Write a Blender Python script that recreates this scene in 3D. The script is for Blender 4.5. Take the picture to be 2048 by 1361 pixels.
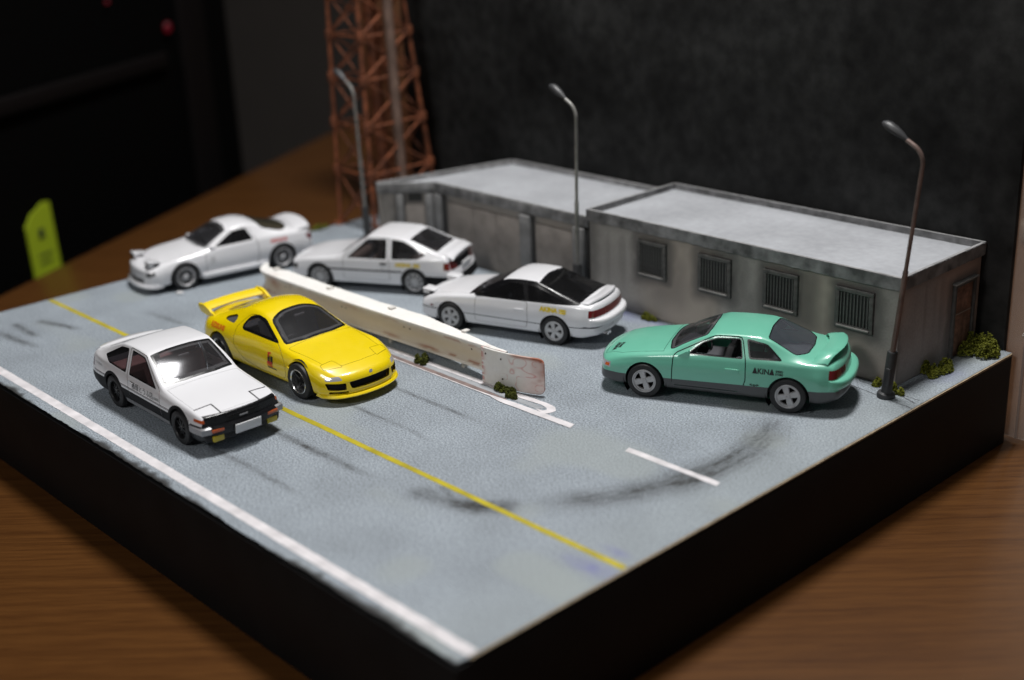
import bpy, bmesh, math, random
import numpy as np
from mathutils import Vector, Matrix
from mathutils.bvhtree import BVHTree

random.seed(7)
rng = np.random.default_rng(11)
for o in list(bpy.data.objects):
    bpy.data.objects.remove(o)
SC = bpy.context.scene
COL = SC.collection
PI = math.pi
R = math.radians

# ------------------------------------------------------------------ camera
# 1 unit = 1 m at the model cars' own scale (a 1:64 diorama)
def make_camera():
    yaw, pitch, roll = R(137.8333), R(20.4882), R(-2.5679)
    cy, sy, cp, sp = math.cos(yaw), math.sin(yaw), math.cos(pitch), math.sin(pitch)
    fwd = Vector((cy * cp, sy * cp, -sp))
    right = Vector((sy, -cy, 0))
    up = right.cross(fwd)
    cr, sr = math.cos(roll), math.sin(roll)
    r2 = cr * right + sr * up
    u2 = -sr * right + cr * up
    M = Matrix(((r2.x, u2.x, -fwd.x, 10.7525), (r2.y, u2.y, -fwd.y, -8.5085), (r2.z, u2.z, -fwd.z, 9.35), (0, 0, 0, 1)))
    cd = bpy.data.cameras.new('camera')
    cd.lens = 45.845
    cd.sensor_width = 36.0
    cd.clip_start = 0.1
    cd.clip_end = 2000
    cd.dof.use_dof = True
    cd.dof.focus_distance = 23.8
    cd.dof.aperture_fstop = 0.128
    cd.dof.aperture_blades = 0
    co = bpy.data.objects.new('camera', cd)
    co.matrix_world = M
    COL.objects.link(co)
    SC.camera = co

make_camera()

# ------------------------------------------------------------------ world and lamps (indoor lamp light)
W = bpy.data.worlds.new('World')
SC.world = W
W.use_nodes = True
bg = W.node_tree.nodes['Background']
bg.inputs[0].default_value = (0.95, 0.97, 1.0, 1)
bg.inputs[1].default_value = 0.065
SC.view_settings.view_transform = 'Standard'
SC.view_settings.look = 'None'
SC.view_settings.exposure = 0.0
SC.view_settings.gamma = 1.0

def area(name, loc, target, size, power, color):
    l = bpy.data.lights.new(name, 'AREA')
    l.shape = 'DISK'
    l.size = size
    l.energy = power
    l.color = color
    o = bpy.data.objects.new(name, l)
    o.location = loc
    d = Vector(target) - Vector(loc)
    o.rotation_euler = d.to_track_quat('-Z', 'Y').to_euler()
    COL.objects.link(o)
    return o

area('ceiling_lamp', (-7.5, 12.5, 46), (-9, 6, 0), 9.0, 26000, (1.0, 0.985, 0.97))
area('fill_light', (0, -38, 36), (-8, 6, 0), 12, 7000, (1.0, 0.98, 0.96))  # added fill from behind the camera, brightens walls and car sides
area('window_light', (-21, 66, 37), (-2, 6, 0), 16, 7500, (1.0, 0.88, 0.76))

# ------------------------------------------------------------------ materials
def new_mat(name):
    m = bpy.data.materials.new(name)
    m.use_nodes = True
    nt = m.node_tree
    return m, nt, nt.nodes['Principled BSDF']

def mat(name, base, rough=0.5, metal=0.0, coat=0.0, coat_rough=0.06, spec=0.5, var=0.0, vscale=6.0, bump=0.0, bscale=40.0, rvar=0.0):
    m, nt, b = new_mat(name)
    b.inputs['Base Color'].default_value = (*base, 1)
    b.inputs['Roughness'].default_value = rough
    b.inputs['Metallic'].default_value = metal
    b.inputs['Coat Weight'].default_value = coat
    b.inputs['Coat Roughness'].default_value = coat_rough
    b.inputs['Specular IOR Level'].default_value = spec
    if var or bump or rvar:
        tc = nt.nodes.new('ShaderNodeTexCoord')
    if var or rvar:
        n = nt.nodes.new('ShaderNodeTexNoise')
        n.inputs['Scale'].default_value = vscale
        n.inputs['Detail'].default_value = 8
        nt.links.new(tc.outputs['Object'], n.inputs['Vector'])
    if var:
        r = nt.nodes.new('ShaderNodeMapRange')
        r.inputs['From Min'].default_value = 0.3
        r.inputs['From Max'].default_value = 0.7
        r.inputs['To Min'].default_value = 1 - var
        r.inputs['To Max'].default_value = 1 + var
        nt.links.new(n.outputs['Fac'], r.inputs['Value'])
        mx = nt.nodes.new('ShaderNodeVectorMath')
        mx.operation = 'SCALE'
        mx.inputs[0].default_value = base
        nt.links.new(r.outputs[0], mx.inputs['Scale'])
        nt.links.new(mx.outputs[0], b.inputs['Base Color'])
    if rvar:
        r2 = nt.nodes.new('ShaderNodeMapRange')
        r2.inputs['From Min'].default_value = 0.3
        r2.inputs['From Max'].default_value = 0.7
        r2.inputs['To Min'].default_value = max(0.02, rough - rvar)
        r2.inputs['To Max'].default_value = rough + rvar
        nt.links.new(n.outputs['Fac'], r2.inputs['Value'])
        nt.links.new(r2.outputs[0], b.inputs['Roughness'])
    if bump:
        n2 = nt.nodes.new('ShaderNodeTexNoise')
        n2.inputs['Scale'].default_value = bscale
        n2.inputs['Detail'].default_value = 4
        nt.links.new(tc.outputs['Object'], n2.inputs['Vector'])
        bp = nt.nodes.new('ShaderNodeBump')
        bp.inputs['Strength'].default_value = bump
        bp.inputs['Distance'].default_value = 0.02
        nt.links.new(n2.outputs['Fac'], bp.inputs['Height'])
        nt.links.new(bp.outputs[0], b.inputs['Normal'])
    return m

def paint(name, c, coat=0.9, rough=0.35):
    return mat(name, c, rough=rough, coat=coat, coat_rough=0.07, bump=0.015, bscale=9, rvar=0.05, vscale=5)

def emit(name, c, s):
    m, nt, b = new_mat(name)
    b.inputs['Base Color'].default_value = (0.01, 0.002, 0.002, 1)
    b.inputs['Emission Color'].default_value = (*c, 1)
    b.inputs['Emission Strength'].default_value = s
    return m

def glass(name, tint, ior=1.5, gl=0.02, haze=0.0, hcol=(0.5, 0.5, 0.53)):
    m = bpy.data.materials.new(name)
    m.use_nodes = True
    nt = m.node_tree
    nt.nodes.clear()
    out = nt.nodes.new('ShaderNodeOutputMaterial')
    mix = nt.nodes.new('ShaderNodeMixShader')
    fr = nt.nodes.new('ShaderNodeFresnel')
    fr.inputs['IOR'].default_value = ior
    tr = nt.nodes.new('ShaderNodeBsdfTransparent')
    tr.inputs['Color'].default_value = (*tint, 1)
    g = nt.nodes.new('ShaderNodeBsdfGlossy')
    g.inputs['Roughness'].default_value = gl
    g.inputs['Color'].default_value = (0.95, 0.96, 1, 1)
    nt.links.new(fr.outputs[0], mix.inputs[0])
    hz = nt.nodes.new('ShaderNodeMixShader')
    hz.inputs[0].default_value = haze  # slightly milky grey diffuse mixed in, imitates reflection haze in the glass
    df = nt.nodes.new('ShaderNodeBsdfDiffuse')
    df.inputs['Color'].default_value = (*hcol, 1)
    nt.links.new(tr.outputs[0], hz.inputs[1])
    nt.links.new(df.outputs[0], hz.inputs[2])
    nt.links.new(hz.outputs[0], mix.inputs[1])
    nt.links.new(g.outputs[0], mix.inputs[2])
    nt.links.new(mix.outputs[0], out.inputs['Surface'])
    return m

# ------------------------------------------------------------------ object helpers
def thing(name, label, cat, loc=(0, 0, 0), rz=0.0, scale=1.0, group=None):
    o = bpy.data.objects.new(name, None)
    o.empty_display_size = 0.2
    o.location = loc
    o.rotation_euler = (0, 0, rz)
    o.scale = (scale,) * 3
    COL.objects.link(o)
    o['label'] = label
    o['category'] = cat
    if group:
        o['group'] = group
    return o

def tag(o, label, cat, group=None):
    o['label'] = label
    o['category'] = cat
    if group:
        o['group'] = group
    return o

def link_mesh(name, me, material, parent=None, loc=None):
    o = bpy.data.objects.new(name, me)
    if material is not None:
        me.materials.clear()
        for mm in (material if isinstance(material, (list, tuple)) else [material]):
            me.materials.append(mm)
    COL.objects.link(o)
    if parent:
        o.parent = parent
    if loc:
        o.location = loc
    return o

class MB:
    """collects simple solids into ONE mesh"""
    def __init__(s):
        s.bm = bmesh.new()

    def box(s, c, d, rot=None, bevel=0.0, taper=None):
        x, y, z = [k / 2 for k in d]
        vs = []
        for sx, sy, sz in ((-1, -1, -1), (1, -1, -1), (1, 1, -1), (-1, 1, -1), (-1, -1, 1), (1, -1, 1), (1, 1, 1), (-1, 1, 1)):
            tx = taper[0] if taper and sz > 0 else 1
            ty = taper[1] if taper and sz > 0 else 1
            v = Vector((sx * x * tx, sy * y * ty, sz * z))
            if rot is not None:
                v = rot @ v
            vs.append(s.bm.verts.new(v + Vector(c)))
        fs = [s.bm.faces.new([vs[i] for i in f]) for f in ((0, 3, 2, 1), (4, 5, 6, 7), (0, 1, 5, 4), (1, 2, 6, 5), (2, 3, 7, 6), (3, 0, 4, 7))]
        if bevel:
            es = list({e for f in fs for e in f.edges})
            bmesh.ops.bevel(s.bm, geom=es, offset=bevel, segments=2, profile=0.5, affect='EDGES')
        return s

    def lathe(s, prof, n=24, center=(0, 0, 0), axis='z', a0=0.0, rot=None, cap=True):
        rings = []
        c = Vector(center)
        for r, h in prof:
            ring = []
            for i in range(n):
                a = a0 + 2 * PI * i / n
                if axis == 'z':
                    v = Vector((r * math.cos(a), r * math.sin(a), h))
                elif axis == 'y':
                    v = Vector((r * math.sin(a), h, r * math.cos(a)))
                else:
                    v = Vector((h, r * math.cos(a), r * math.sin(a)))
                if rot is not None:
                    v = rot @ v
                ring.append(s.bm.verts.new(v + c))
            rings.append(ring)
        for a, b in zip(rings[:-1], rings[1:]):
            for i in range(n):
                s.bm.faces.new((a[i], a[(i + 1) % n], b[(i + 1) % n], b[i]))
        for ring, flip in ((rings[0], True), (rings[-1], False)):
            if cap and prof[0 if flip else -1][0] > 1e-6:
                s.bm.faces.new(ring[::-1] if flip else ring)
        return s

    def tube(s, pts, rad, n=8, cap=True):
        pts = [Vector(p) for p in pts]
        rads = rad if isinstance(rad, (list, tuple)) else [rad] * len(pts)
        t0 = (pts[1] - pts[0]).normalized()
        ref = Vector((0, 0, 1)) if abs(t0.z) < 0.9 else Vector((1, 0, 0))
        nrm = t0.cross(ref).normalized()
        rings = []
        for i, p in enumerate(pts):
            t = ((pts[i + 1] - p) if i == 0 else (p - pts[i - 1]) if i == len(pts) - 1 else (pts[i + 1] - pts[i - 1])).normalized()
            nrm = (nrm - t * nrm.dot(t)).normalized()
            b = t.cross(nrm)
            rings.append([s.bm.verts.new(p + (nrm * math.cos(2 * PI * k / n) + b * math.sin(2 * PI * k / n)) * rads[i]) for k in range(n)])
        for a, b in zip(rings[:-1], rings[1:]):
            for i in range(n):
                s.bm.faces.new((a[i], a[(i + 1) % n], b[(i + 1) % n], b[i]))
        if cap:
            s.bm.faces.new(rings[0][::-1])
            s.bm.faces.new(rings[-1])
        return s

    def prism(s, poly, h0, h1, axis='z', bevel=0.0):
        def P(u, v, h):
            return {'z': (u, v, h), 'y': (u, h, v), 'x': (h, u, v)}[axis]
        a = [s.bm.verts.new(P(u, v, h0)) for u, v in poly]
        b = [s.bm.verts.new(P(u, v, h1)) for u, v in poly]
        n = len(poly)
        fs = [s.bm.faces.new(a[::-1]), s.bm.faces.new(b)]
        for i in range(n):
            fs.append(s.bm.faces.new((a[i], a[(i + 1) % n], b[(i + 1) % n], b[i])))
        if bevel:
            es = list({e for f in fs for e in f.edges})
            bmesh.ops.bevel(s.bm, geom=es, offset=bevel, segments=2, profile=0.5, affect='EDGES')
        return s

    def loft(s, rings, closed=True, cap=True):
        vr = [[s.bm.verts.new(p) for p in r] for r in rings]
        n = len(vr[0])
        for a, b in zip(vr[:-1], vr[1:]):
            for i in range(n if closed else n - 1):
                s.bm.faces.new((a[i], a[(i + 1) % n], b[(i + 1) % n], b[i]))
        if cap and closed:
            s.bm.faces.new(vr[0][::-1])
            s.bm.faces.new(vr[-1])
        return s

    def mesh(s, name, smooth=35):
        bmesh.ops.recalc_face_normals(s.bm, faces=s.bm.faces)
        if smooth:
            for f in s.bm.faces:
                f.smooth = True
            for e in s.bm.edges:
                if len(e.link_faces) == 2 and e.calc_face_angle(0) > R(smooth):
                    e.smooth = False
        me = bpy.data.meshes.new(name)
        s.bm.to_mesh(me)
        s.bm.free()
        return me

    def build(s, name, material, parent=None, smooth=35, loc=None):
        return link_mesh(name, s.mesh(name, smooth), material, parent, loc)

def structure(o):
    o['kind'] = 'structure'
    return o

def pchip(pts):
    x = np.array([p[0] for p in pts], float)
    y = np.array([p[1] for p in pts], float)
    h = np.diff(x)
    d = np.diff(y) / h
    m = np.zeros_like(x)
    m[0], m[-1] = d[0], d[-1]
    for i in range(1, len(x) - 1):
        if d[i - 1] * d[i] > 0:
            w1, w2 = 2 * h[i] + h[i - 1], h[i] + 2 * h[i - 1]
            m[i] = (w1 + w2) / (w1 / d[i - 1] + w2 / d[i])
    def f(q):
        q = float(min(max(q, x[0]), x[-1]))
        i = int(min(np.searchsorted(x, q, 'right') - 1, len(x) - 2))
        t = (q - x[i]) / h[i]
        return ((2 * t**3 - 3 * t**2 + 1) * y[i] + (t**3 - 2 * t**2 + t) * h[i] * m[i] + (-2 * t**3 + 3 * t**2) * y[i + 1] + (t**3 - t**2) * h[i] * m[i + 1])
    return f

# ------------------------------------------------------------------ noise for painted-on wear
def vnoise(x, y, s, seed=0):
    r = np.random.default_rng(seed)
    T = r.random((257, 257))
    u, v = (x * s) % 256, (y * s) % 256
    i, j = np.floor(u).astype(int), np.floor(v).astype(int)
    a, b = u - i, v - j
    a, b = a * a * (3 - 2 * a), b * b * (3 - 2 * b)
    return (T[i, j] * (1 - a) * (1 - b) + T[i + 1, j] * a * (1 - b) + T[i, j + 1] * (1 - a) * b + T[i + 1, j + 1] * a * b)

def seg_dist(px, py, pts):
    """distance to a polyline and the arc length parameter 0..1"""
    P = np.array(pts, float)
    L = np.concatenate([[0], np.cumsum(np.linalg.norm(np.diff(P, axis=0), axis=1))])
    best = np.full(px.shape, 1e9)
    par = np.zeros(px.shape)
    side = np.zeros(px.shape)
    for k in range(len(P) - 1):
        a, b = P[k], P[k + 1]
        d = b - a
        t = np.clip(((px - a[0]) * d[0] + (py - a[1]) * d[1]) / (d @ d), 0, 1)
        qx, qy = a[0] + t * d[0], a[1] + t * d[1]
        dd = np.hypot(px - qx, py - qy)
        m = dd < best
        best = np.where(m, dd, best)
        par = np.where(m, (L[k] + t * (L[k + 1] - L[k])) / L[-1], par)
        side = np.where(m, np.sign((px - a[0]) * d[1] - (py - a[1]) * d[0]) * dd, side)
    return best, par, side

def smooth(a, b, x):
    t = np.clip((x - a) / (b - a), 0, 1)
    return t * t * (3 - 2 * t)

def grid_mesh(name, nu, nv, fn):
    """fn(u, v arrays) -> (x, y, z); returns the mesh"""
    u, v = np.meshgrid(np.linspace(0, 1, nu), np.linspace(0, 1, nv), indexing='ij')
    x, y, z = fn(u, v)
    co = np.stack([x, y, z], -1).reshape(-1, 3)
    idx = np.arange(nu * nv).reshape(nu, nv)
    f = np.stack([idx[:-1, :-1], idx[1:, :-1], idx[1:, 1:], idx[:-1, 1:]], -1).reshape(-1, 4)
    me = bpy.data.meshes.new(name)
    me.vertices.add(len(co))
    me.vertices.foreach_set('co', co.ravel())
    me.loops.add(f.size)
    me.loops.foreach_set('vertex_index', f.ravel())
    me.polygons.add(len(f))
    me.polygons.foreach_set('loop_start', np.arange(0, f.size, 4))
    me.polygons.foreach_set('loop_total', np.full(len(f), 4))
    me.update()
    return me, co

def set_attr(me, name, vals):
    a = me.attributes.new(name, 'FLOAT', 'POINT')
    a.data.foreach_set('value', np.asarray(vals, np.float32))

def attr_mix(nt, src, attr, col):
    """mix colour socket src towards col by a vertex attribute; returns the new socket"""
    at = nt.nodes.new('ShaderNodeAttribute')
    at.attribute_name = attr
    mx = nt.nodes.new('ShaderNodeMix')
    mx.data_type = 'RGBA'
    nt.links.new(at.outputs['Fac'], mx.inputs[0])
    nt.links.new(src, mx.inputs[6])
    mx.inputs[7].default_value = (*col, 1)
    return mx.outputs[2]

def speckle(nt, base, scale, amount, scale2, amount2, coord='Object'):
    tc = nt.nodes.new('ShaderNodeTexCoord')
    sock = None
    for sc_, am in ((scale, amount), (scale2, amount2)):
        n = nt.nodes.new('ShaderNodeTexNoise')
        n.inputs['Scale'].default_value = sc_
        n.inputs['Detail'].default_value = 6
        nt.links.new(tc.outputs[coord], n.inputs['Vector'])
        r = nt.nodes.new('ShaderNodeMapRange')
        r.inputs['From Min'].default_value = 0.25
        r.inputs['From Max'].default_value = 0.75
        r.inputs['To Min'].default_value = 1 - am
        r.inputs['To Max'].default_value = 1 + am
        nt.links.new(n.outputs['Fac'], r.inputs['Value'])
        v = nt.nodes.new('ShaderNodeVectorMath')
        v.operation = 'SCALE'
        if sock is None:
            v.inputs[0].default_value = base
        else:
            nt.links.new(sock, v.inputs[0])
        nt.links.new(r.outputs[0], v.inputs['Scale'])
        sock = v.outputs[0]
    return sock

def add_bump(nt, b, scale, strength, dist=0.01, coord='Object'):
    tc = nt.nodes.new('ShaderNodeTexCoord')
    n = nt.nodes.new('ShaderNodeTexNoise')
    n.inputs['Scale'].default_value = scale
    n.inputs['Detail'].default_value = 5
    nt.links.new(tc.outputs[coord], n.inputs['Vector'])
    bp = nt.nodes.new('ShaderNodeBump')
    bp.inputs['Strength'].default_value = strength
    bp.inputs['Distance'].default_value = dist
    nt.links.new(n.outputs['Fac'], bp.inputs['Height'])
    nt.links.new(bp.outputs[0], b.inputs['Normal'])

TZ = -1.87          # table top

# ------------------------------------------------------------------ table and the dark room behind
def build_room():
    m, nt, b = new_mat('table_wood')
    tc = nt.nodes.new('ShaderNodeTexCoord')
    mp = nt.nodes.new('ShaderNodeMapping')
    mp.vector_type = 'TEXTURE'
    mp.inputs['Rotation'].default_value = (0, 0, R(46))
    mp.inputs['Scale'].default_value = (1 / 0.16, 1 / 4.5, 1)
    nt.links.new(tc.outputs['Object'], mp.inputs['Vector'])
    n1 = nt.nodes.new('ShaderNodeTexNoise')
    n1.inputs['Scale'].default_value = 1.6
    n1.inputs['Detail'].default_value = 9
    n1.inputs['Roughness'].default_value = 0.65
    n1.inputs['Distortion'].default_value = 0.6
    nt.links.new(mp.outputs[0], n1.inputs['Vector'])
    mp2 = nt.nodes.new('ShaderNodeMapping')
    mp2.vector_type = 'TEXTURE'
    mp2.inputs['Rotation'].default_value = (0, 0, R(46))
    mp2.inputs['Scale'].default_value = (1 / 0.7, 1 / 26, 1)
    nt.links.new(tc.outputs['Object'], mp2.inputs['Vector'])
    n2 = nt.nodes.new('ShaderNodeTexNoise')
    n2.inputs['Scale'].default_value = 2.2
    n2.inputs['Detail'].default_value = 6
    nt.links.new(mp2.outputs[0], n2.inputs['Vector'])
    ad = nt.nodes.new('ShaderNodeMath')
    ad.operation = 'MULTIPLY_ADD'
    ad.inputs[1].default_value = 0.75
    nt.links.new(n2.outputs['Fac'], ad.inputs[0])
    nt.links.new(n1.outputs['Fac'], ad.inputs[2])
    rp = nt.nodes.new('ShaderNodeValToRGB')
    rp.color_ramp.elements[0].position = 0.62
    rp.color_ramp.elements[0].color = (0.046, 0.0162, 0.0040, 1)
    rp.color_ramp.elements[1].position = 1.0
    rp.color_ramp.elements[1].color = (0.092, 0.0365, 0.0090, 1)
    nt.links.new(ad.outputs[0], rp.inputs[0])
    nt.links.new(rp.outputs[0], b.inputs['Base Color'])
    b.inputs['Roughness'].default_value = 0.34
    b.inputs['Specular IOR Level'].default_value = 0.3
    # table top: its far left edge runs diagonally away
    e0, e1 = Vector((-25.4, 4.6)), Vector((-36.8, 24.3))
    d = (e1 - e0).normalized()
    nrm = Vector((d.y, -d.x))
    if nrm.x < 0:
        nrm = -nrm
    a, c = e0 - d * 45, e0 + d * 62
    poly = [(a.x, a.y), (a.x + nrm.x * 75, a.y + nrm.y * 75), (c.x + nrm.x * 75, c.y + nrm.y * 75), (c.x, c.y)]
    t = MB().prism(poly, TZ - 1.6, TZ, bevel=0.12).build('table_top', m)
    tag(t, 'brown wood grain table top under the diorama', 'table')
    # black cabinet just beyond the table edge
    cab = mat('cabinet_black', (0.0015, 0.0015, 0.0015), rough=0.7, spec=0.04, var=0.2)
    trim = mat('cabinet_trim', (0.005, 0.004, 0.004), rough=0.6, spec=0.08)
    ang = math.atan2(d.y, d.x)
    cabinet = thing('cabinet', 'tall black cabinet with red pilot lights beyond the table edge', 'cabinet', (e0.x - nrm.x * 2.2, e0.y - nrm.y * 2.2, -30), ang)
    # local: x along the edge, y away from the table
    MB().box((-12.55, 8, 27), (62.9, 16, 78), bevel=0.3).build('cabinet_case', cab, cabinet)
    MB().box((-8.4, -0.12, 32.7), (44, 0.25, 0.55), bevel=0.06).build('shelf_edge', trim, cabinet)
    MB().box((15.7, -0.12, 33), (1.8, 0.25, 60), bevel=0.06).build('door_frame', trim, cabinet)
    red = emit('pilot_red', (1.0, 0.0, 0.06), 0.06)
    inv = Matrix.Translation(cabinet.location) @ Matrix.Rotation(ang, 4, 'Z')
    inv = inv.inverted()
    return cabinet, inv, red, d, nrm, e0, ang

cabinet, cab_inv, red_mat, edge_d, edge_n, edge_p, edge_ang = build_room()

CAM = Vector((10.7525, -8.5085, 9.35))

def cabinet_details():
    # pilot lights and the note sit on the cabinet front (local y = 0)
    for (lx, lz, r) in ((13.95, 33.82, 0.2), (10.33, 35.13, 0.07)):
        MB().lathe([(r, 0.0), (r, 0.06), (r * 0.7, 0.12), (0.0, 0.14)], 16, axis='y', center=(lx, -0.13, lz), rot=Matrix.Rotation(PI, 3, 'Z')).build('pilot_light', red_mat, cabinet)
    m, nt, b = new_mat('note_paper')
    b.inputs['Base Color'].default_value = (0.30, 0.39, 0.006, 1)
    b.inputs['Roughness'].default_value = 0.7
    ink = mat('note_ink', (0.02, 0.03, 0.01), 0.7)
    n = thing('note', 'yellow green paper tag stuck on the dark cabinet at far left', 'note', (0, 0, 0))
    n.matrix_world = cab_inv.inverted()
    pts = [(4.35, 25.6), (5.75, 25.8), (5.62, 29.35), (5.3, 29.4), (4.6, 29.15), (4.25, 28.8)]
    mb = MB().prism(pts, -0.08, -0.03, axis='y')
    p = mb.build('paper', m, n)
    for c_, d_ in (((4.95, -0.095, 28.45), (0.26, 0.02, 0.34)), ((5.0, -0.095, 27.75), (0.7, 0.02, 0.05)), ((4.98, -0.095, 27.5), (0.6, 0.02, 0.05))):
        MB().box(c_, d_, bevel=0.005).build('ink_mark', ink, n)

cabinet_details()

def back_wall():
    m = mat('wall_paint', (0.06, 0.05, 0.043), rough=0.9, var=0.05, vscale=0.4)
    # a dim wall further back, parallel to the picture plane's right hand side
    w = MB().box((-36, 46, 6), (70, 1.0, 60)).build('wall', m, smooth=0)
    w.rotation_euler = (0, 0, R(10))
    w.location = (-6, 10, 0)
    structure(w)
    # brown carton behind the left end of the backdrop
    cm = mat('carton_brown', (0.20, 0.085, 0.035), rough=0.75, var=0.12, vscale=3)
    box = thing('carton', 'plain brown carton standing behind the lattice tower', 'box', (-21.4, 18.8, TZ), R(4))
    MB().box((0, 0, 6.5), (5.6, 3.2, 13), bevel=0.05).build('carton_body', cm, box)
    MB().box((0, -1.62, 10.3), (5.4, 0.03, 0.5), bevel=0.005).build('carton_tape', mat('carton_tape', (0.3, 0.16, 0.08), 0.4), box)

back_wall()

# ------------------------------------------------------------------ the display base and its printed road
X0, X1, Y0, Y1 = -18.1, 0.05, 0.0, 14.06

def build_base():
    bm = mat('foam_black', (0.006, 0.006, 0.0065), rough=0.62, spec=0.22, var=0.25, vscale=1.2, bump=0.05, bscale=20)
    base = thing('display_base', 'thick black display base carrying the miniature road scene', 'display base')
    MB().box(((X0 + X1) / 2, (Y0 + Y1) / 2, (TZ - 0.045) / 2 - 0.01), (X1 - X0, Y1 - Y0, -TZ - 0.055), bevel=0.03).build('base_block', bm, base)
    cardm = mat('card_edge', (0.33, 0.26, 0.17), rough=0.8, var=0.25, vscale=5)
    # raw card edge along the right hand side
    MB().prism([(0.25, -0.012), (Y1 - 0.02, -0.008), (Y1 - 0.02, -0.052), (5.0, -0.034), (0.25, -0.016)], X1 - 0.045, X1 + 0.004, axis='x').build('card_edge', cardm, base)

    # road sheet: fine grid so the skid marks and smudges can be painted on it
    nu, nv = 560, 452
    def fn(u, v):
        x = X0 + 0.02 + (X1 - X0 - 0.045) * u
        y = Y0 + 0.0 + (Y1 - Y0) * v
        # worn, slightly ragged front edge
        rag = 0.03 * (vnoise(x, x * 0 + 3.0, 2.2, 5) - 0.3) + 0.02 * vnoise(x, x * 0 + 9.0, 9, 6)
        y = np.where(v < 0.0001, y + 0.02 + rag, y)
        return x, y, np.zeros_like(x)
    me, co = grid_mesh('road', nu, nv, fn)
    x, y = co[:, 0], co[:, 1]
    skid = np.zeros(len(x))
    def streak(pts, w, strength, seed, fray=0.5, power=1.0):
        nonlocal skid
        d, t, sd = seg_dist(x, y, pts)
        prof = np.exp(-(d / w) ** 2)
        ends = smooth(0, 0.14, t) * (1 - smooth(0.7, 1.0, t))
        bristle = 0.45 + 0.75 * vnoise(t * 14 + 3, sd * 30 + 50, 1.0, seed) * vnoise(t * 60, sd * 55 + 40, 1.0, seed + 1) * 1.6
        blot = 0.55 + 0.9 * vnoise(x, y, 1.7, seed + 2)
        skid = np.maximum(skid, 0.86 * strength * prof * ends * bristle * blot)
    arc = [(-1.46, 8.9), (-1.42, 8.5), (-1.21, 7.97), (-1.04, 7.33), (-0.99, 6.75), (-1.07, 6.08), (-1.19, 5.5), (-1.48, 4.89), (-1.79, 4.32), (-2.14, 3.8), (-2.6, 3.3)]
    streak(arc, 0.30, 1.05, 21)
    streak([(p[0] - 0.08, p[1] + 0.05) for p in arc], 0.09, 0.7, 31)
    streak([(-2.3, 3.5), (-2.84, 2.99), (-3.33, 2.8), (-3.6, 2.71), (-4.3, 2.6)], 0.2, 1.1, 23)
    streak([(-3.9, 3.1), (-3.35, 2.86), (-3.0, 2.75)], 0.09, 0.7, 24)
    streak([(-8.2, 2.42), (-7.48, 2.44), (-6.57, 2.44), (-5.75, 2.47), (-4.6, 2.52)], 0.085, 0.85, 25)
    streak([(-8.2, 1.29), (-7.61, 1.31), (-6.72, 1.34), (-5.98, 1.34), (-5.1, 1.33)], 0.07, 0.75, 26)
    streak([(-8.4, 4.02), (-7.76, 4.04), (-6.84, 4.04), (-6.04, 4.08), (-5.0, 3.98)], 0.05, 0.65, 27)
    streak([(-8.2, 5.1), (-7.63, 5.11), (-6.73, 5.1), (-6.03, 5.11), (-4.8, 5.1)], 0.055, 0.65, 28)
    streak([(-17.2, 1.2), (-16.62, 1.25), (-15.8, 1.35), (-14.9, 1.46)], 0.11, 0.85, 29)
    streak([(-17.1, 1.75), (-16.3, 1.72), (-15.6, 1.72)], 0.09, 0.75, 33)
    streak([(-16.9, 2.2), (-16.57, 2.26), (-15.99, 2.45), (-15.3, 2.6)], 0.1, 0.8, 30)
    streak([(-15.6, 4.1), (-15.09, 4.16), (-14.51, 4.22), (-13.6, 4.33)], 0.1, 0.5, 34)
    streak([(-13.4, 6.9), (-12.4, 6.95), (-11.3, 7.0), (-10.2, 7.05)], 0.1, 0.4, 35)
    # black paint that crept over the paper along the front edge
    creep = 0.025 + 0.11 * np.clip(vnoise(x, x * 0 + 2.0, 0.8, 8) * (0.75 * vnoise(x, x * 0 + 7.0, 1.9, 9) + 0.25 * vnoise(x, x * 0 + 4.0, 7.5, 19)) * 3.4 - 0.35, 0, 1) * (0.6 + 0.8 * vnoise(x, y, 7, 18))
    black = 1 - smooth(0.45, 1.5, (y - Y0) / creep)
    left = 1 - smooth(0.02, 0.06, x - X0)
    back = 0 * x
    skid = np.clip(np.maximum(skid, np.maximum(black, left)), 0, 0.97)
    purple = np.zeros(len(x))
    for (cx, cy, rx, ry, st, sd_) in ((-0.42, 2.83, 0.42, 0.14, 0.75, 41), (-0.1, 2.87, 0.2, 0.16, 0.5, 46), (-0.42, 3.4, 0.26, 0.09, 0.6, 42), (-0.35, 12.3, 0.3, 0.45, 0.35, 43), (-7.0, 10.95, 0.7, 0.26, 0.6, 44), (-7.7, 10.8, 0.5, 0.2, 0.5, 45), (-6.3, 10.95, 0.5, 0.1, 0.5, 47)):
        q = ((x - cx) / rx) ** 2 + ((y - cy) / ry) ** 2
        purple = np.maximum(purple, st * np.exp(-q ** 1.5) * (0.4 + 0.9 * vnoise(x, y, 6, sd_)))
    green = smooth(0.62, 0.85, vnoise(x, y, 0.9, 61)) * 0.5 + 0.35 * smooth(-1.6, -0.3, x) * (0.5 + 0.5 * vnoise(x, y, 0.6, 62))
    set_attr(me, 'skid', skid)
    set_attr(me, 'purple', np.clip(purple, 0, 1))
    set_attr(me, 'green', np.clip(green, 0, 1))
    m, nt, b = new_mat('road_paper')
    s = speckle(nt, (0.248, 0.280, 0.312), 0.8, 0.15, 32, 0.80)
    s = attr_mix(nt, s, 'green', (0.285, 0.315, 0.31))
    s = attr_mix(nt, s, 'purple', (0.17, 0.18, 0.34))
    s = attr_mix(nt, s, 'skid', (0.022, 0.021, 0.020))
    nt.links.new(s, b.inputs['Base Color'])
    b.inputs['Roughness'].default_value = 0.62
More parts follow.
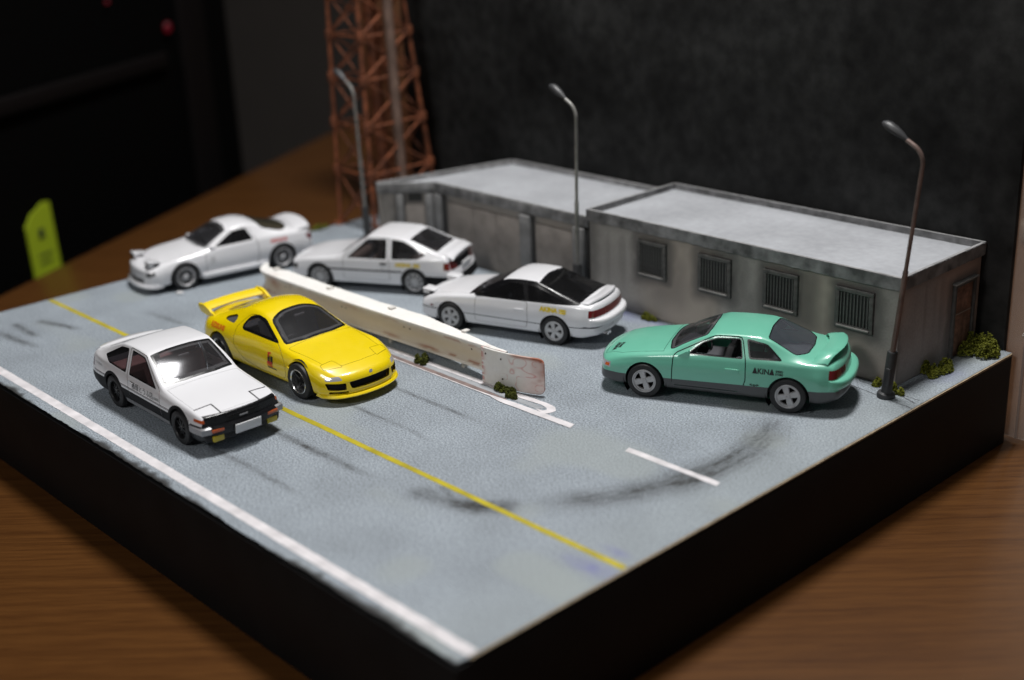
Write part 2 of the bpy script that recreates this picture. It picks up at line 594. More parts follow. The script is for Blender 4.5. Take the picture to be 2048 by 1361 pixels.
    b.inputs['Specular IOR Level'].default_value = 0.35
    add_bump(nt, b, 38, 0.6, 0.02)
    o = structure(link_mesh('road', me, m))
    return o

build_base()

def ribbon(mb, left, right, z, cuts=40, jitter=0.008):
    """a painted strip with slightly uneven edges between two polylines of equal length"""
    def res(pts, n):
        P = np.array(pts, float)
        L = np.concatenate([[0], np.cumsum(np.linalg.norm(np.diff(P, axis=0), axis=1))])
        q = np.linspace(0, L[-1], n)
        return np.stack([np.interp(q, L, P[:, 0]), np.interp(q, L, P[:, 1])], 1)
    a, b = res(left, cuts), res(right, cuts)
    va = [mb.bm.verts.new((p[0], p[1] + random.uniform(-jitter, jitter), z)) for p in a]
    vb = [mb.bm.verts.new((p[0], p[1] + random.uniform(-jitter, jitter), z)) for p in b]
    for i in range(cuts - 1):
        mb.bm.faces.new((va[i], va[i + 1], vb[i + 1], vb[i]))

def markings():
    white = mat('line_white', (0.62, 0.595, 0.61), rough=0.6, var=0.20, vscale=3, bump=0.3, bscale=30)
    yel = mat('line_yellow', (0.40, 0.33, 0.008), rough=0.55, var=0.22, vscale=2.2, bump=0.3, bscale=30)
    brown = mat('strip_brown', (0.17, 0.125, 0.115), rough=0.7, var=0.3, vscale=4)
    grey = mat('strip_grey', (0.30, 0.315, 0.335), rough=0.65, var=0.15, vscale=6)
    def strip(name, l, r, m, z=0.004, cuts=60, j=0.008):
        mb = MB()
        ribbon(mb, l, r, z, cuts, j)
        o = mb.build(name, m, smooth=0)
        structure(o)
        return o
    strip('edge_line', [(-18.05, 0.24), (0.0, 0.24)], [(-18.05, 0.425), (0.0, 0.425)], white, cuts=160, j=0.004)
    strip('yellow_line', [(-18.02, 2.985), (-12.0, 3.02), (0.0, 3.085)], [(-18.02, 3.10), (-12.0, 3.135), (0.0, 3.20)], yel, cuts=160, j=0.005)
    strip('dashed_line', [(-2.53, 5.93), (-0.62, 5.95)], [(-2.57, 6.07), (-0.66, 6.08)], white, cuts=14)
    strip('dashed_line', [(-17.7, 5.9), (-16.9, 5.92)], [(-17.7, 6.05), (-16.9, 6.07)], white, cuts=10)
    # the island outline below the guardrail
    strip('island_line', [(-14.3, 6.235), (-9.23, 6.245), (-5.39, 6.31), (-4.95, 6.345), (-4.78, 6.32), (-4.70, 6.25), (-4.73, 6.19), (-4.9, 6.16)],
          [(-14.3, 6.36), (-9.39, 6.37), (-5.39, 6.455), (-4.95, 6.475), (-4.68, 6.44), (-4.55, 6.33), (-4.55, 6.2), (-4.62, 6.10)], white, z=0.008, cuts=120, j=0.005)
    strip('island_line', [(-14.3, 5.995), (-5.95, 6.0), (-5.65, 5.94), (-3.84, 5.965)], [(-14.3, 6.022), (-6.2, 6.028), (-5.3, 6.10), (-3.89, 6.125)], white, z=0.012, cuts=120, j=0.004)
    strip('island_strip', [(-14.3, 6.022), (-6.2, 6.028), (-5.55, 6.04)], [(-14.3, 6.135), (-6.2, 6.145), (-5.62, 6.12)], brown, z=0.006, cuts=80, j=0.006)
    strip('island_strip', [(-14.3, 6.135), (-6.2, 6.145), (-4.85, 6.17)], [(-14.3, 6.24), (-9.23, 6.245), (-4.8, 6.30)], grey, z=0.005, cuts=60, j=0.004)
    # pencil lines beside the building
    pen = mat('pencil', (0.07, 0.07, 0.08), 0.7)
    strip('pencil_line', [(-1.4, 10.735), (0.02, 10.505)], [(-1.4, 10.75), (0.02, 10.52)], pen, cuts=30, j=0.003)
    strip('pencil_line', [(-0.55, 10.93), (-0.06, 10.735)], [(-0.55, 10.945), (-0.06, 10.76)], pen, cuts=20, j=0.004)
    strip('pencil_line', [(-1.35, 11.0), (-0.05, 10.90)], [(-1.35, 11.012), (-0.05, 10.912)], pen, cuts=20, j=0.003)

markings()

# ------------------------------------------------------------------ backdrop board and clear sheet
def backdrop():
    m, nt, b = new_mat('backdrop_black')
    s = speckle(nt, (0.020, 0.0203, 0.020), 0.45, 0.75, 3, 0.5)
    nt.links.new(s, b.inputs['Base Color'])
    b.inputs['Roughness'].default_value = 0.75
    b.inputs['Specular IOR Level'].default_value = 0.15
    o = MB().box((-9.125, 14.13, 3.6), (17.95, 0.12, 10.9), bevel=0.01).build('backdrop', m)
    tag(o, 'tall mottled black board behind the two miniature buildings', 'backdrop')
    # clear plastic sheet standing at the right end
    p = bpy.data.materials.new('clear_plastic')
    p.use_nodes = True
    nt = p.node_tree
    nt.nodes.clear()
    out = nt.nodes.new('ShaderNodeOutputMaterial')
    tr = nt.nodes.new('ShaderNodeBsdfTransparent')
    tr.inputs[0].default_value = (0.93, 0.92, 0.91, 1)
    di = nt.nodes.new('ShaderNodeBsdfPrincipled')
    di.inputs['Base Color'].default_value = (0.72, 0.62, 0.56, 1)
    di.inputs['Roughness'].default_value = 0.25
    mx = nt.nodes.new('ShaderNodeMixShader')
    mx.inputs[0].default_value = 0.30
    nt.links.new(tr.outputs[0], mx.inputs[1])
    nt.links.new(di.outputs[0], mx.inputs[2])
    nt.links.new(mx.outputs[0], out.inputs['Surface'])
    sh = thing('plastic_sheet', 'clear plastic sheet upright at the right end of the black board', 'plastic sheet')
    MB().box((0.12, 14.24, 3.9), (0.80, 0.03, 11.4), bevel=0.006).build('sheet', p, sh)
    e = mat('sheet_edge', (0.42, 0.34, 0.30), rough=0.3, spec=0.6)
    MB().box((0.20, 14.21, 2.0), (0.05, 0.02, 7.6), bevel=0.004).build('edge_strip', e, sh)
    MB().box((0.32, 14.21, 1.4), (0.025, 0.02, 4.2), bevel=0.004).build('edge_strip', e, sh)
    g = mat('glue_white', (0.6, 0.6, 0.58), rough=0.4)
    mb = MB()
    for k in range(14):
        mb.box((0.15 + 0.035 * k + random.uniform(-0.02, 0.02), 14.19, 0.35 + 0.06 * math.sin(k) - 0.012 * k), (0.06, 0.02, 0.02), bevel=0.004)
    mb.build('glue_trace', g, sh)
    # stack of books and boxes far behind, seen past the sheet
    spec = [('box', 'flat cream box at the bottom of the far right stack', 0.62, (0.42, 0.36, 0.28), 6.2),
            ('book', 'green backed book lying on the cream box at far right', 0.8, (0.05, 0.085, 0.06), 6.0),
            ('box', 'black box in the middle of the far right stack', 0.55, (0.008, 0.008, 0.009), 5.8),
            ('box', 'pale grey box on the black box at far right', 0.67, (0.30, 0.30, 0.32), 6.1),
            ('box', 'dark grey case near the top of the far right stack', 2.6, (0.055, 0.055, 0.06), 5.9),
            ('book', 'red book on top of the far right stack', 1.3, (0.20, 0.02, 0.03), 6.0)]
    z = TZ
    for nm, lb, h, c, w in spec:
        t = thing(nm, lb, nm, (-2.3, 27.6, z), R(47.8), group=None)
        MB().box((0, 0, h / 2), (w, w * 0.8, h), bevel=0.05).build('cover' if nm == 'book' else 'carcass', mat('stack_' + nm, c, 0.5, var=0.08), t)
        MB().box((0, -w * 0.4 - 0.02, h * 0.16), (w * 0.96, 0.03, h * 0.1), bevel=0.008).build('pages' if nm == 'book' else 'lid_seam', mat('stack_trim', tuple(min(0.7, k * 1.8 + 0.03) for k in c), 0.5), t)
        z += h + 0.004

backdrop()

# ------------------------------------------------------------------ buildings
def wall_panel(name, parent, m, P0, P1, z0, z1, stains=(), base_dirt=0.28, seed=0, nu=170, nv=56, ground=True):
    """vertical sheet with thickness behind it, stains painted per vertex: each stain = (s0, s1, z0, z1, soft, strength)"""
    a, b = Vector(P0), Vector(P1)
    L = (b - a).length
    def fn(u, v):
        return a.x + (b.x - a.x) * u, a.y + (b.y - a.y) * u, z0 + (z1 - z0) * v
    me, co = grid_mesh(name, nu, nv, fn)
    s = np.hypot(co[:, 0] - a.x, co[:, 1] - a.y)
    z = co[:, 2]
    st = np.zeros(len(s))
    nz = 0.55 * vnoise(s + 20, z, 2.5, seed) + 0.45 * vnoise(s + 20, z, 7.0, seed + 1)
    for (s0, s1, q0, q1, soft, k) in stains:
        dx = np.maximum(np.maximum(s0 - s, s - s1), 0)
        dz = np.maximum(np.maximum(q0 - z, z - q1), 0)
        d = np.hypot(dx, dz * 0.9)
        st = np.maximum(st, k * (1 - smooth(0, soft, d + 0.22 * (nz - 0.5))))
    drip = vnoise(s + 5, s * 0 + 4, 9, seed + 3) * vnoise(s, z, 0.8, seed + 4)
    st = np.maximum(st, base_dirt * smooth(0.35, 0.8, drip))
    st = np.maximum(st, 0.40 * (1 - smooth(0.0, 0.30, z1 - z + 0.12 * (nz - 0.5))))
    set_attr(me, 'stain', np.clip(st * (0.6 + 0.6 * nz), 0, 1))
    set_attr(me, 'warm', np.clip(smooth(0.4, 0.75, vnoise(s + 7, z * 0.7, 0.9, seed + 6)), 0, 1))
    o = link_mesh(name, me, m, parent)
    sol = o.modifiers.new('thickness', 'SOLIDIFY')
    sol.thickness = 0.08
    sol.offset = -1
    return o

def wall_mat(name, base, warm, dark):
    m, nt, b = new_mat(name)
    s = speckle(nt, base, 1.3, 0.10, 22, 0.10)
    s = attr_mix(nt, s, 'warm', warm)
    s = attr_mix(nt, s, 'stain', dark)
    nt.links.new(s, b.inputs['Base Color'])
    b.inputs['Roughness'].default_value = 0.85
    b.inputs['Specular IOR Level'].default_value = 0.2
    add_bump(nt, b, 18, 0.25, 0.015)
    return m

def buildings():
    wm = wall_mat('wall_grey', (0.355, 0.34, 0.318), (0.42, 0.368, 0.32), (0.10, 0.097, 0.094))
    wr = wall_mat('wall_side', (0.38, 0.35, 0.335), (0.46, 0.355, 0.305), (0.13, 0.122, 0.118))
    roofm, nt, b = new_mat('roof_paper')
    s = speckle(nt, (0.315, 0.325, 0.345), 0.7, 0.16, 7, 0.09)
    nt.links.new(s, b.inputs['Base Color'])
    b.inputs['Roughness'].default_value = 0.75
    add_bump(nt, b, 24, 0.3, 0.01)
    cop = mat('parapet_grey', (0.19, 0.19, 0.192), rough=0.8, var=0.55, vscale=3.2, bump=0.3, bscale=14)
    copl = mat('parapet_edge', (0.24, 0.24, 0.24), rough=0.8, var=0.25, vscale=6)
    frame = mat('window_frame', (0.085, 0.083, 0.079), rough=0.7, var=0.35, vscale=8)
    barm = mat('window_bar', (0.11, 0.108, 0.103), rough=0.6, var=0.3, vscale=12)
    pane = mat('window_pane', (0.045, 0.045, 0.045), rough=0.45)
    sillm = mat('window_sill', (0.21, 0.205, 0.195), rough=0.7, var=0.2)

    # ---- right hand office: front wall at y = 11.14, side wall at x = -0.71
    xa, xb, ya, yb, H = -8.28, -0.71, 11.14, 13.98, 2.08
    of = thing('office_building', 'long grey flat roofed building with four barred windows and brown side door', 'building', (0, 0, 0))
    wins = [(-6.86, -6.08), (-5.23, -4.41), (-3.63, -2.83), (-2.0, -1.2)]
    st = [(w0 - xa, w1 - xa, 0.9, 1.69, 0.34, 0.95) for w0, w1 in wins]
    st += [(0, 0.1, 0, 1.9, 0.3, 0.6), (5.1, 5.7, 0.8, 1.7, 0.4, 0.7), (3.6, 4.1, 1.0, 1.7, 0.35, 0.5), (4.0, 5.0, 0.5, 0.9, 0.45, 0.45), (2.0, 2.5, 0.6, 1.2, 0.4, 0.35)]
    wall_panel('front_wall', of, wm, (xa, ya), (xb - 0.004, ya), 0, 1.9, st, seed=100)
    wall_panel('side_wall', of, wr, (xb, ya + 0.004), (xb, yb), 0, 1.9, [(1.75, 2.7, 0, 1.5, 0.22, 0.75), (0, 0.03, 0, 1.9, 0.12, 0.5)], base_dirt=0.3, seed=200, nu=90)
    MB().box((xa + 0.04, (ya + yb) / 2, 0.95), (0.08, yb - ya - 0.2, 1.9)).build('end_wall', wm, of, smooth=0)
    MB().box(((xa + xb) / 2, yb - 0.04, 0.95), (xb - xa - 0.2, 0.08, 1.9)).build('rear_wall', wm, of, smooth=0)
    rf = MB().box(((xa + xb) / 2, (ya + yb) / 2, 1.93), (xb - xa - 0.02, yb - ya - 0.02, 0.05)).build('roof', roofm, of, smooth=0)
    # parapet: four butted strips, thin card, fascia proud of the walls
    e = 0.045
    def strip(name, cx, cy, dx, dy, z0=1.845, z1=H):
        n = 60
        rings = []
        along_x = dx > dy
        for q in range(n + 1):
            t = (q / n - 0.5) * (dx if along_x else dy)
            w = (dy if along_x else dx) / 2
            j = lambda k: 0.0 if q in (0, n) else random.uniform(-k, k)
            sec = [(-w + j(0.004), z0 + j(0.010)), (w + j(0.003), z0 + j(0.006)), (w + j(0.004), z1 + j(0.005)), (-w + j(0.005), z1 + j(0.006))]
            rings.append([(cx + t, cy + a_, b_) if along_x else (cx + a_, cy + t, b_) for a_, b_ in sec])
        MB().loft(rings).build(name, cop, of, smooth=20)
        MB().box((cx, cy, z1 + 0.007), (dx * 0.999 - (0 if along_x else 0.01), dy * 0.97 - (0.01 if along_x else 0), 0.012), bevel=0.004).build('coping', copl, of, smooth=0)
    strip('parapet', (xa + xb) / 2, ya - e / 2 + 0.0, xb - xa + 2 * e, 0.07)
    strip('parapet', (xa + xb) / 2, yb + e / 2, xb - xa + 2 * e, 0.07)
    strip('parapet', xa - e / 2, (ya + yb) / 2 + 0.012, 0.07, yb - ya - 0.025)
    strip('parapet', xb + e / 2, (ya + yb) / 2 + 0.012, 0.07, yb - ya - 0.025)
    bar_me = MB().tube([(0, 0, 0), (0, 0, 0.60)], 0.014, 6).mesh('bar')
    bar_me.materials.append(barm)
    for w0, w1 in wins:
        cx, w, h = (w0 + w1) / 2, w1 - w0, 0.79
        z0 = 0.9
        f = bpy.data.objects.new('window', None)
        mb = MB()
        t = 0.085
        mb.box((0, 0, h - t / 2), (w, 0.07, t), bevel=0.008)
        mb.box((0, 0, t / 2), (w, 0.07, t), bevel=0.008)
        mb.box((-w / 2 + t / 2, 0, h / 2), (t, 0.068, h - 2 * t), bevel=0.006)
        mb.box((w / 2 - t / 2, 0, h / 2), (t, 0.068, h - 2 * t), bevel=0.006)
        wo = mb.build('window', frame, of)
        wo.location = (cx, ya - 0.03, z0)
        MB().box((0, 0.022, h / 2), (w - 2 * t, 0.012, h - 2 * t)).build('pane', pane, wo, smooth=0)
        MB().box((0, -0.045, 0.052), (w - 0.12, 0.05, 0.03), bevel=0.006).build('sill', sillm, wo)
        nb = 9
        for k in range(nb):
            bo = bpy.data.objects.new('bar', bar_me)
            COL.objects.link(bo)
            bo.parent = wo
            bo.location = (-w / 2 + t + (w - 2 * t) * (k + 0.5) / nb, -0.012, t + 0.01)
    # side door
    dm, nt, b = new_mat('rust_door')
    s = speckle(nt, (0.20, 0.105, 0.07), 3.0, 0.5, 14, 0.4)
    nt.links.new(s, b.inputs['Base Color'])
    b.inputs['Roughness'].default_value = 0.75
    add_bump(nt, b, 10, 0.4, 0.02)
    d0, d1 = 12.98, 13.76
    dr = MB().box((xb + 0.012, (d0 + d1) / 2, 0.71), (0.03, d1 - d0 - 0.16, 1.38), bevel=0.006).build('door', dm, of)
    light = mat('scratch_pale', (0.30, 0.24, 0.20), 0.7, var=0.3)
    MB().box((xb + 0.03, (d0 + d1) / 2, 0.86), (0.014, d1 - d0 - 0.17, 0.022), bevel=0.003).build('door_rail', light, dr)
    for (yy, zz, hh) in ((13.2, 1.13, 0.5), (13.52, 1.13, 0.5)):
        MB().box((xb + 0.029, yy, zz - 0.02), (0.012, 0.22, 0.42), bevel=0.008).build('door_panel', dm, dr)
    for (yy, zz) in ((13.2, 0.46), (13.52, 0.46)):
        MB().box((xb + 0.029, yy, zz), (0.012, 0.22, 0.58), bevel=0.008).build('door_panel', dm, dr)
    fb = MB()
    fb.box((xb + 0.03, d0 + 0.035, 0.72), (0.075, 0.07, 1.44), bevel=0.01).box((xb + 0.03, d1 - 0.035, 0.72), (0.075, 0.07, 1.44), bevel=0.01)
    fb.box((xb + 0.028, (d0 + d1) / 2, 1.445), (0.085, d1 - d0, 0.055), bevel=0.01)
    fb.build('door_frame', frame, of)
    MB().box((xb + 0.045, (d0 + d1) / 2, 1.49), (0.11, d1 - d0 + 0.06, 0.03), bevel=0.008).build('door_canopy', sillm, of)

    # ---- left hand garage with pillars; its left end steps forward
    H1 = 1.88
    ga = thing('garage_building', 'low grey garage with broad pillars and shut bays left of the barred building', 'building')
    pts = [(-14.62, 10.22), (-13.55, 11.22), (-8.37, 11.22), (-8.37, 13.98), (-13.75, 13.98)]
    panel = wall_mat('garage_panel', (0.29, 0.272, 0.252), (0.33, 0.30, 0.27), (0.10, 0.10, 0.10))
    pil = mat('pillar_grey', (0.20, 0.20, 0.20), rough=0.8, var=0.3, vscale=3, bump=0.3, bscale=14)
    dark = mat('gap_dark', (0.04, 0.04, 0.04), rough=0.8)
    wall_panel('front_wall', ga, panel, pts[1], pts[2], 0, H1 - 0.12, [(0, 0.3, 0, 1.8, 0.4, 0.8), (3.1, 3.4, 0, 1.8, 0.3, 0.8), (4.9, 5.2, 0, 1.8, 0.3, 0.9)], seed=300, nu=120)
    wall_panel('corner_wall', ga, panel, pts[0], pts[1], 0, H1 - 0.12, [(0.5, 0.6, 0, 1.8, 0.25, 0.9)], seed=330, nu=40)
    wall_panel('rear_wall', ga, panel, pts[2], pts[3], 0, H1 - 0.12, [], seed=340, nu=30)
    wall_panel('side_wall', ga, panel, pts[4], pts[0], 0, H1 - 0.12, [], seed=350, nu=40)
    wall_panel('rear_wall', ga, panel, pts[3], pts[4], 0, H1 - 0.12, [], seed=360, nu=40)
    MB().prism(pts, H1 - 0.14, H1 - 0.085).build('roof', roofm, ga, smooth=0)
    for i in range(5):
        a, b = Vector(pts[i]), Vector(pts[(i + 1) % 5])
        d = (b - a)
        L = d.length
        if i == 2:
            continue
        mb = MB()
        mb.box((0, 0, 0), (L - (0.0 if i != 0 else 0.02), 0.08, 0.24), bevel=0.006)
        o = mb.build('parapet', cop, ga)
        n = Vector((d.y, -d.x)).normalized()
        c = (a + b) / 2 + n * 0.02
        o.location = (c.x, c.y, H1 - 0.12 + 0.003 * i)
        o.rotation_euler = (0, 0, math.atan2(d.y, d.x))
        o2 = MB().box((0, 0, 0), (L - 0.03, 0.074, 0.012)).build('coping', copl, ga, smooth=0)
        o2.location = (c.x, c.y, H1 + 0.006 + 0.003 * i)
        o2.rotation_euler = o.rotation_euler
    for x in (-13.42, -10.33, -8.62):
        MB().box((x, 11.17, 0.80), (0.24 if x < -13 else 0.34, 0.12, 1.60), bevel=0.012).build('pillar', pil, ga)
        MB().box((x + (0.20 if x > -12 else 0.17), 11.205, 0.80), (0.10, 0.06, 1.58), bevel=0.005).build('pillar_groove', dark, ga)
    # shut bay panels between the pillars
    bay = mat('bay_brown', (0.25, 0.225, 0.205), rough=0.85, var=0.22, vscale=2.5, bump=0.25, bscale=12)
    for x0, x1 in ((-13.1, -12.2), (-12.2, -11.35), (-11.35, -10.55), (-10.03, -8.85)):
        MB().box(((x0 + x1) / 2, 11.20, 0.74), (x1 - x0 - 0.012, 0.05, 1.44), bevel=0.006).build('bay_panel', bay, ga)
    # pillars, opening and dark gap on the stepped corner
    d = (Vector(pts[1]) - Vector(pts[0]))
    L = d.length
    u = d.normalized()
    n = Vector((u.y, -u.x))
    ang = math.atan2(u.y, u.x)
    def on_corner(s, off=0.0):
        p = Vector(pts[0]) + u * s + n * off
        return p
    for s_, w_ in ((0.56, 0.16), (1.28, 0.18)):
        p = on_corner(s_, 0.04)
        o = MB().box((0, 0, 0), (w_, 0.10, 1.6), bevel=0.01).build('pillar', pil, ga)
        o.location = (p.x, p.y, 0.8)
        o.rotation_euler = (0, 0, ang)
    p = on_corner(0.93, 0.012)
    o = MB().box((0, 0, 0), (0.34, 0.03, 0.22)).build('opening', dark, ga, smooth=0)
    o.location = (p.x, p.y, 1.53)
    o.rotation_euler = (0, 0, ang)
    p = on_corner(0.93, 0.015)
    o = MB().box((0, 0, 0), (0.5, 0.04, 1.3), bevel=0.006).build('door', bay, ga)
    o.location = (p.x, p.y, 0.68)
    o.rotation_euler = (0, 0, ang)

buildings()

# ------------------------------------------------------------------ guardrail
def guardrail():
    m, nt, b = new_mat('rail_white')
    s = speckle(nt, (0.78, 0.765, 0.735), 1.5, 0.05, 12, 0.04)
    rust = nt.nodes.new('ShaderNodeAttribute')
    s = attr_mix(nt, s, 'tan', (0.62, 0.51, 0.35))
    s = attr_mix(nt, s, 'rust', (0.33, 0.10, 0.04))
    s = attr_mix(nt, s, 'pink', (0.58, 0.22, 0.19))
    nt.links.new(s, b.inputs['Base Color'])
    b.inputs['Roughness'].default_value = 0.6
    add_bump(nt, b, 9, 0.3, 0.015)
    gr = thing('guardrail', 'white rust streaked guardrail dividing the road', 'guardrail')
    path = [(-14.45, 6.70), (-14.2, 6.44), (-13.9, 6.34), (-12.9, 6.31), (-11.4, 6.31), (-9.2, 6.37), (-7.6, 6.43), (-6.35, 6.47), (-6.02, 6.50)]
    fx = pchip([(p[0], p[1]) for p in path])
    n = 260
    xs = np.linspace(path[0][0], path[-1][0], n)
    prof = [(0.0, 0.235), (0.0, 0.30), (0.035, 0.325), (0.085, 0.40), (0.10, 0.47), (0.085, 0.55), (0.035, 0.655), (0.0, 0.69), (0.0, 0.755), (0.02, 0.765), (0.44, 0.765), (0.46, 0.755), (0.46, 0.70), (0.40, 0.62), (0.40, 0.30), (0.46, 0.235)]
    # densify the profile so the wear can be painted on it
    pp = []
    for i, (a, c) in enumerate(zip(prof, prof[1:] + prof[:1])):
        k = max(1, int(math.hypot(c[0] - a[0], c[1] - a[1]) / 0.03))
        for q in range(k):
            pp.append((a[0] + (c[0] - a[0]) * q / k, a[1] + (c[1] - a[1]) * q / k))
    verts, faces = [], []
    tan, rustv, pink = [], [], []
    for i, x in enumerate(xs):
        y0 = fx(x)
        wob = 0.012 * math.sin(x * 5.1) * math.sin(x * 1.7) + 0.006 * random.uniform(-1, 1)
        thin = 0.12 + 0.88 * min(1, max(0, (-6.0 - x) / 2.6)) if x > -8.7 else 1.0
        thin *= min(1, 0.3 + 0.7 * (x + 14.45) / 0.9)
        for (py, pz) in pp:
            back = py > 0.2
            ty_ = py * thin if (pz > 0.75 or py > 0.12) else py
            verts.append((x, y0 + ty_ + (wob if back else 0), 0.195 + (pz - 0.235) * 0.97))
    k = len(pp)
    for i in range(n - 1):
        for j in range(k):
            a, b2 = i * k + j, i * k + (j + 1) % k
            faces.append((a, b2, b2 + k, a + k))
    faces.append(tuple(range(k))[::-1])
    faces.append(tuple((n - 1) * k + j for j in range(k)))
    V = np.array(verts)
    x, y, z = V[:, 0], V[:, 1], V[:, 2]
    pz = np.tile(np.array([q[1] for q in pp]), n)
    py = np.tile(np.array([q[0] for q in pp]), n)
    face = (py < 0.15)
    nzA, nzB = vnoise(x + 30, pz * 2, 1.1, 70), vnoise(x + 30, pz * 3, 6, 71)
    tan = face * (1 - smooth(0.70, 0.745, pz)) * np.clip((0.25 + 0.7 * smooth(0.3, 0.7, nzA)) * (0.5 + 0.8 * (1 - np.abs(pz - 0.5) / 0.3)) * 0.75, 0, 0.85)
    edge = np.exp(-((pz - 0.672) / 0.03) ** 2) + np.exp(-((pz - 0.32) / 0.025) ** 2)
    rus = face * edge * smooth(0.42, 0.62, nzB) * smooth(0.35, 0.65, vnoise(x + 30, x * 0 + 1, 1.6, 72)) * 0.8
    q = ((x + 13.55) / 0.22) ** 2 + ((pz - 0.58) / 0.14) ** 2
    rus = np.maximum(rus, 0.75 * np.exp(-q) * (0.4 + nzB) * face)
    q = ((x + 10.6) / 0.3) ** 2 + ((pz - 0.66) / 0.06) ** 2
    rus = np.maximum(rus, 0.4 * np.exp(-q) * (0.4 + nzB) * face)
    endm = face * smooth(-6.75, -6.4, x) * smooth(0.5, 0.75, nzB)
    pinkv = 0.3 * endm
    me = bpy.data.meshes.new('rail_beam')
    me.from_pydata(verts, [], faces)
    for nm, v in (('tan', tan), ('rust', rus), ('pink', pinkv)):
        set_attr(me, nm, np.clip(v, 0, 1))
    for p_ in me.polygons:
        p_.use_smooth = True
    me.set_sharp_from_angle(angle=R(40))
    beam = link_mesh('rail_beam', me, m, gr)
    # bolts on the face
    bolt = mat('bolt_dark', (0.10, 0.08, 0.06), 0.6)
    for bx in (-13.1, -12.95, -11.0, -10.86, -8.98, -8.8, -7.0):
        MB().lathe([(0.022, 0), (0.022, 0.012), (0.012, 0.02), (0, 0.021)], 8, axis='y', center=(bx, fx(bx) + 0.085, 0.52), rot=Matrix.Rotation(PI, 3, 'Z')).build('bolt', bolt, gr)
    # end plate: flat, rounded, flared away
    nu, nv = 90, 46
    rad = 0.13
    def fn(u, v):
        return -6.52 + 1.37 * u, 6.345 + 0.30 * u * u + 0.0 * v, 0.03 + 0.71 * v
    me, co = grid_mesh('end_plate', nu, nv, fn)
    uu = (co[:, 0] + 6.52)
    zz = co[:, 2] - 0.03
    # round the two far corners by pulling the outer columns in
    for k in range(len(co)):
        for cz, sgn in ((0.71 - rad, 1), (rad, -1)):
            if uu[k] > 1.37 - rad and (zz[k] - cz) * sgn > 0:
                mx, mz = uu[k] - (1.37 - rad), abs(zz[k] - cz)
                r = max(mx, mz)
                h = math.hypot(mx, mz)
                if h > 1e-6:
                    f = r / h
                    co[k, 0] = -6.52 + 1.37 - rad + mx * f
                    co[k, 2] = 0.03 + cz + sgn * mz * f
    me.vertices.foreach_set('co', co.ravel())
    u, v = uu / 1.37, zz / 0.71
    n1, n2 = vnoise(u * 4 + 3, v * 3, 2.2, 80), vnoise(u * 9 + 3, v * 9, 2.2, 81)
    rusv = smooth(0.80, 1.0, u + 0.12 * (n1 - 0.5)) * smooth(0.1, 0.7, v + 0.3 * (n2 - 0.5)) * 0.85 + np.exp(-((v - 0.97) / 0.05) ** 2) * smooth(0.45, 0.6, u) * 0.8
    pk = np.exp(-((np.abs(vnoise(u * 5, v * 4, 1.5, 83) - 0.5)) / 0.035) ** 2) * smooth(0.4, 0.62, u + 0.2 * (1 - v)) * 0.6 + smooth(0.55, 0.85, u) * 0.28 * (1 - v * 0.5)
    pk = np.maximum(pk, np.exp(-(u / 0.05) ** 2) * smooth(0.3, 0.6, n2) * 0.9)
    for nm, val in (('tan', 0.12 * n1), ('rust', rusv), ('pink', pk)):
        set_attr(me, nm, np.clip(val, 0, 1))
    pl = link_mesh('end_plate', me, m, gr)
    sol = pl.modifiers.new('thickness', 'SOLIDIFY')
    sol.thickness = 0.035
    sol.offset = -1
    for (bx, bz) in ((0.12, 0.60), (0.50, 0.57), (0.52, 0.18)):
        MB().lathe([(0.018, 0), (0.018, 0.01), (0, 0.016)], 8, axis='y', center=(-6.52 + bx, 6.345 + 0.3 * (bx / 1.37) ** 2, 0.03 + bz), rot=Matrix.Rotation(PI, 3, 'Z')).build('bolt', bolt, gr)
    pm = mat('post_white', (0.62, 0.60, 0.57), rough=0.6, var=0.1)
    for px in (-13.8, -11.7, -9.6, -7.4):
        y0 = fx(min(px, -6.35))
        MB().box((px, y0 + 0.22, 0.35), (0.09, 0.09, 0.70), bevel=0.008).box((px, y0 + 0.30, 0.735), (0.12, 0.14, 0.035), bevel=0.008).build('post', pm, gr)

guardrail()

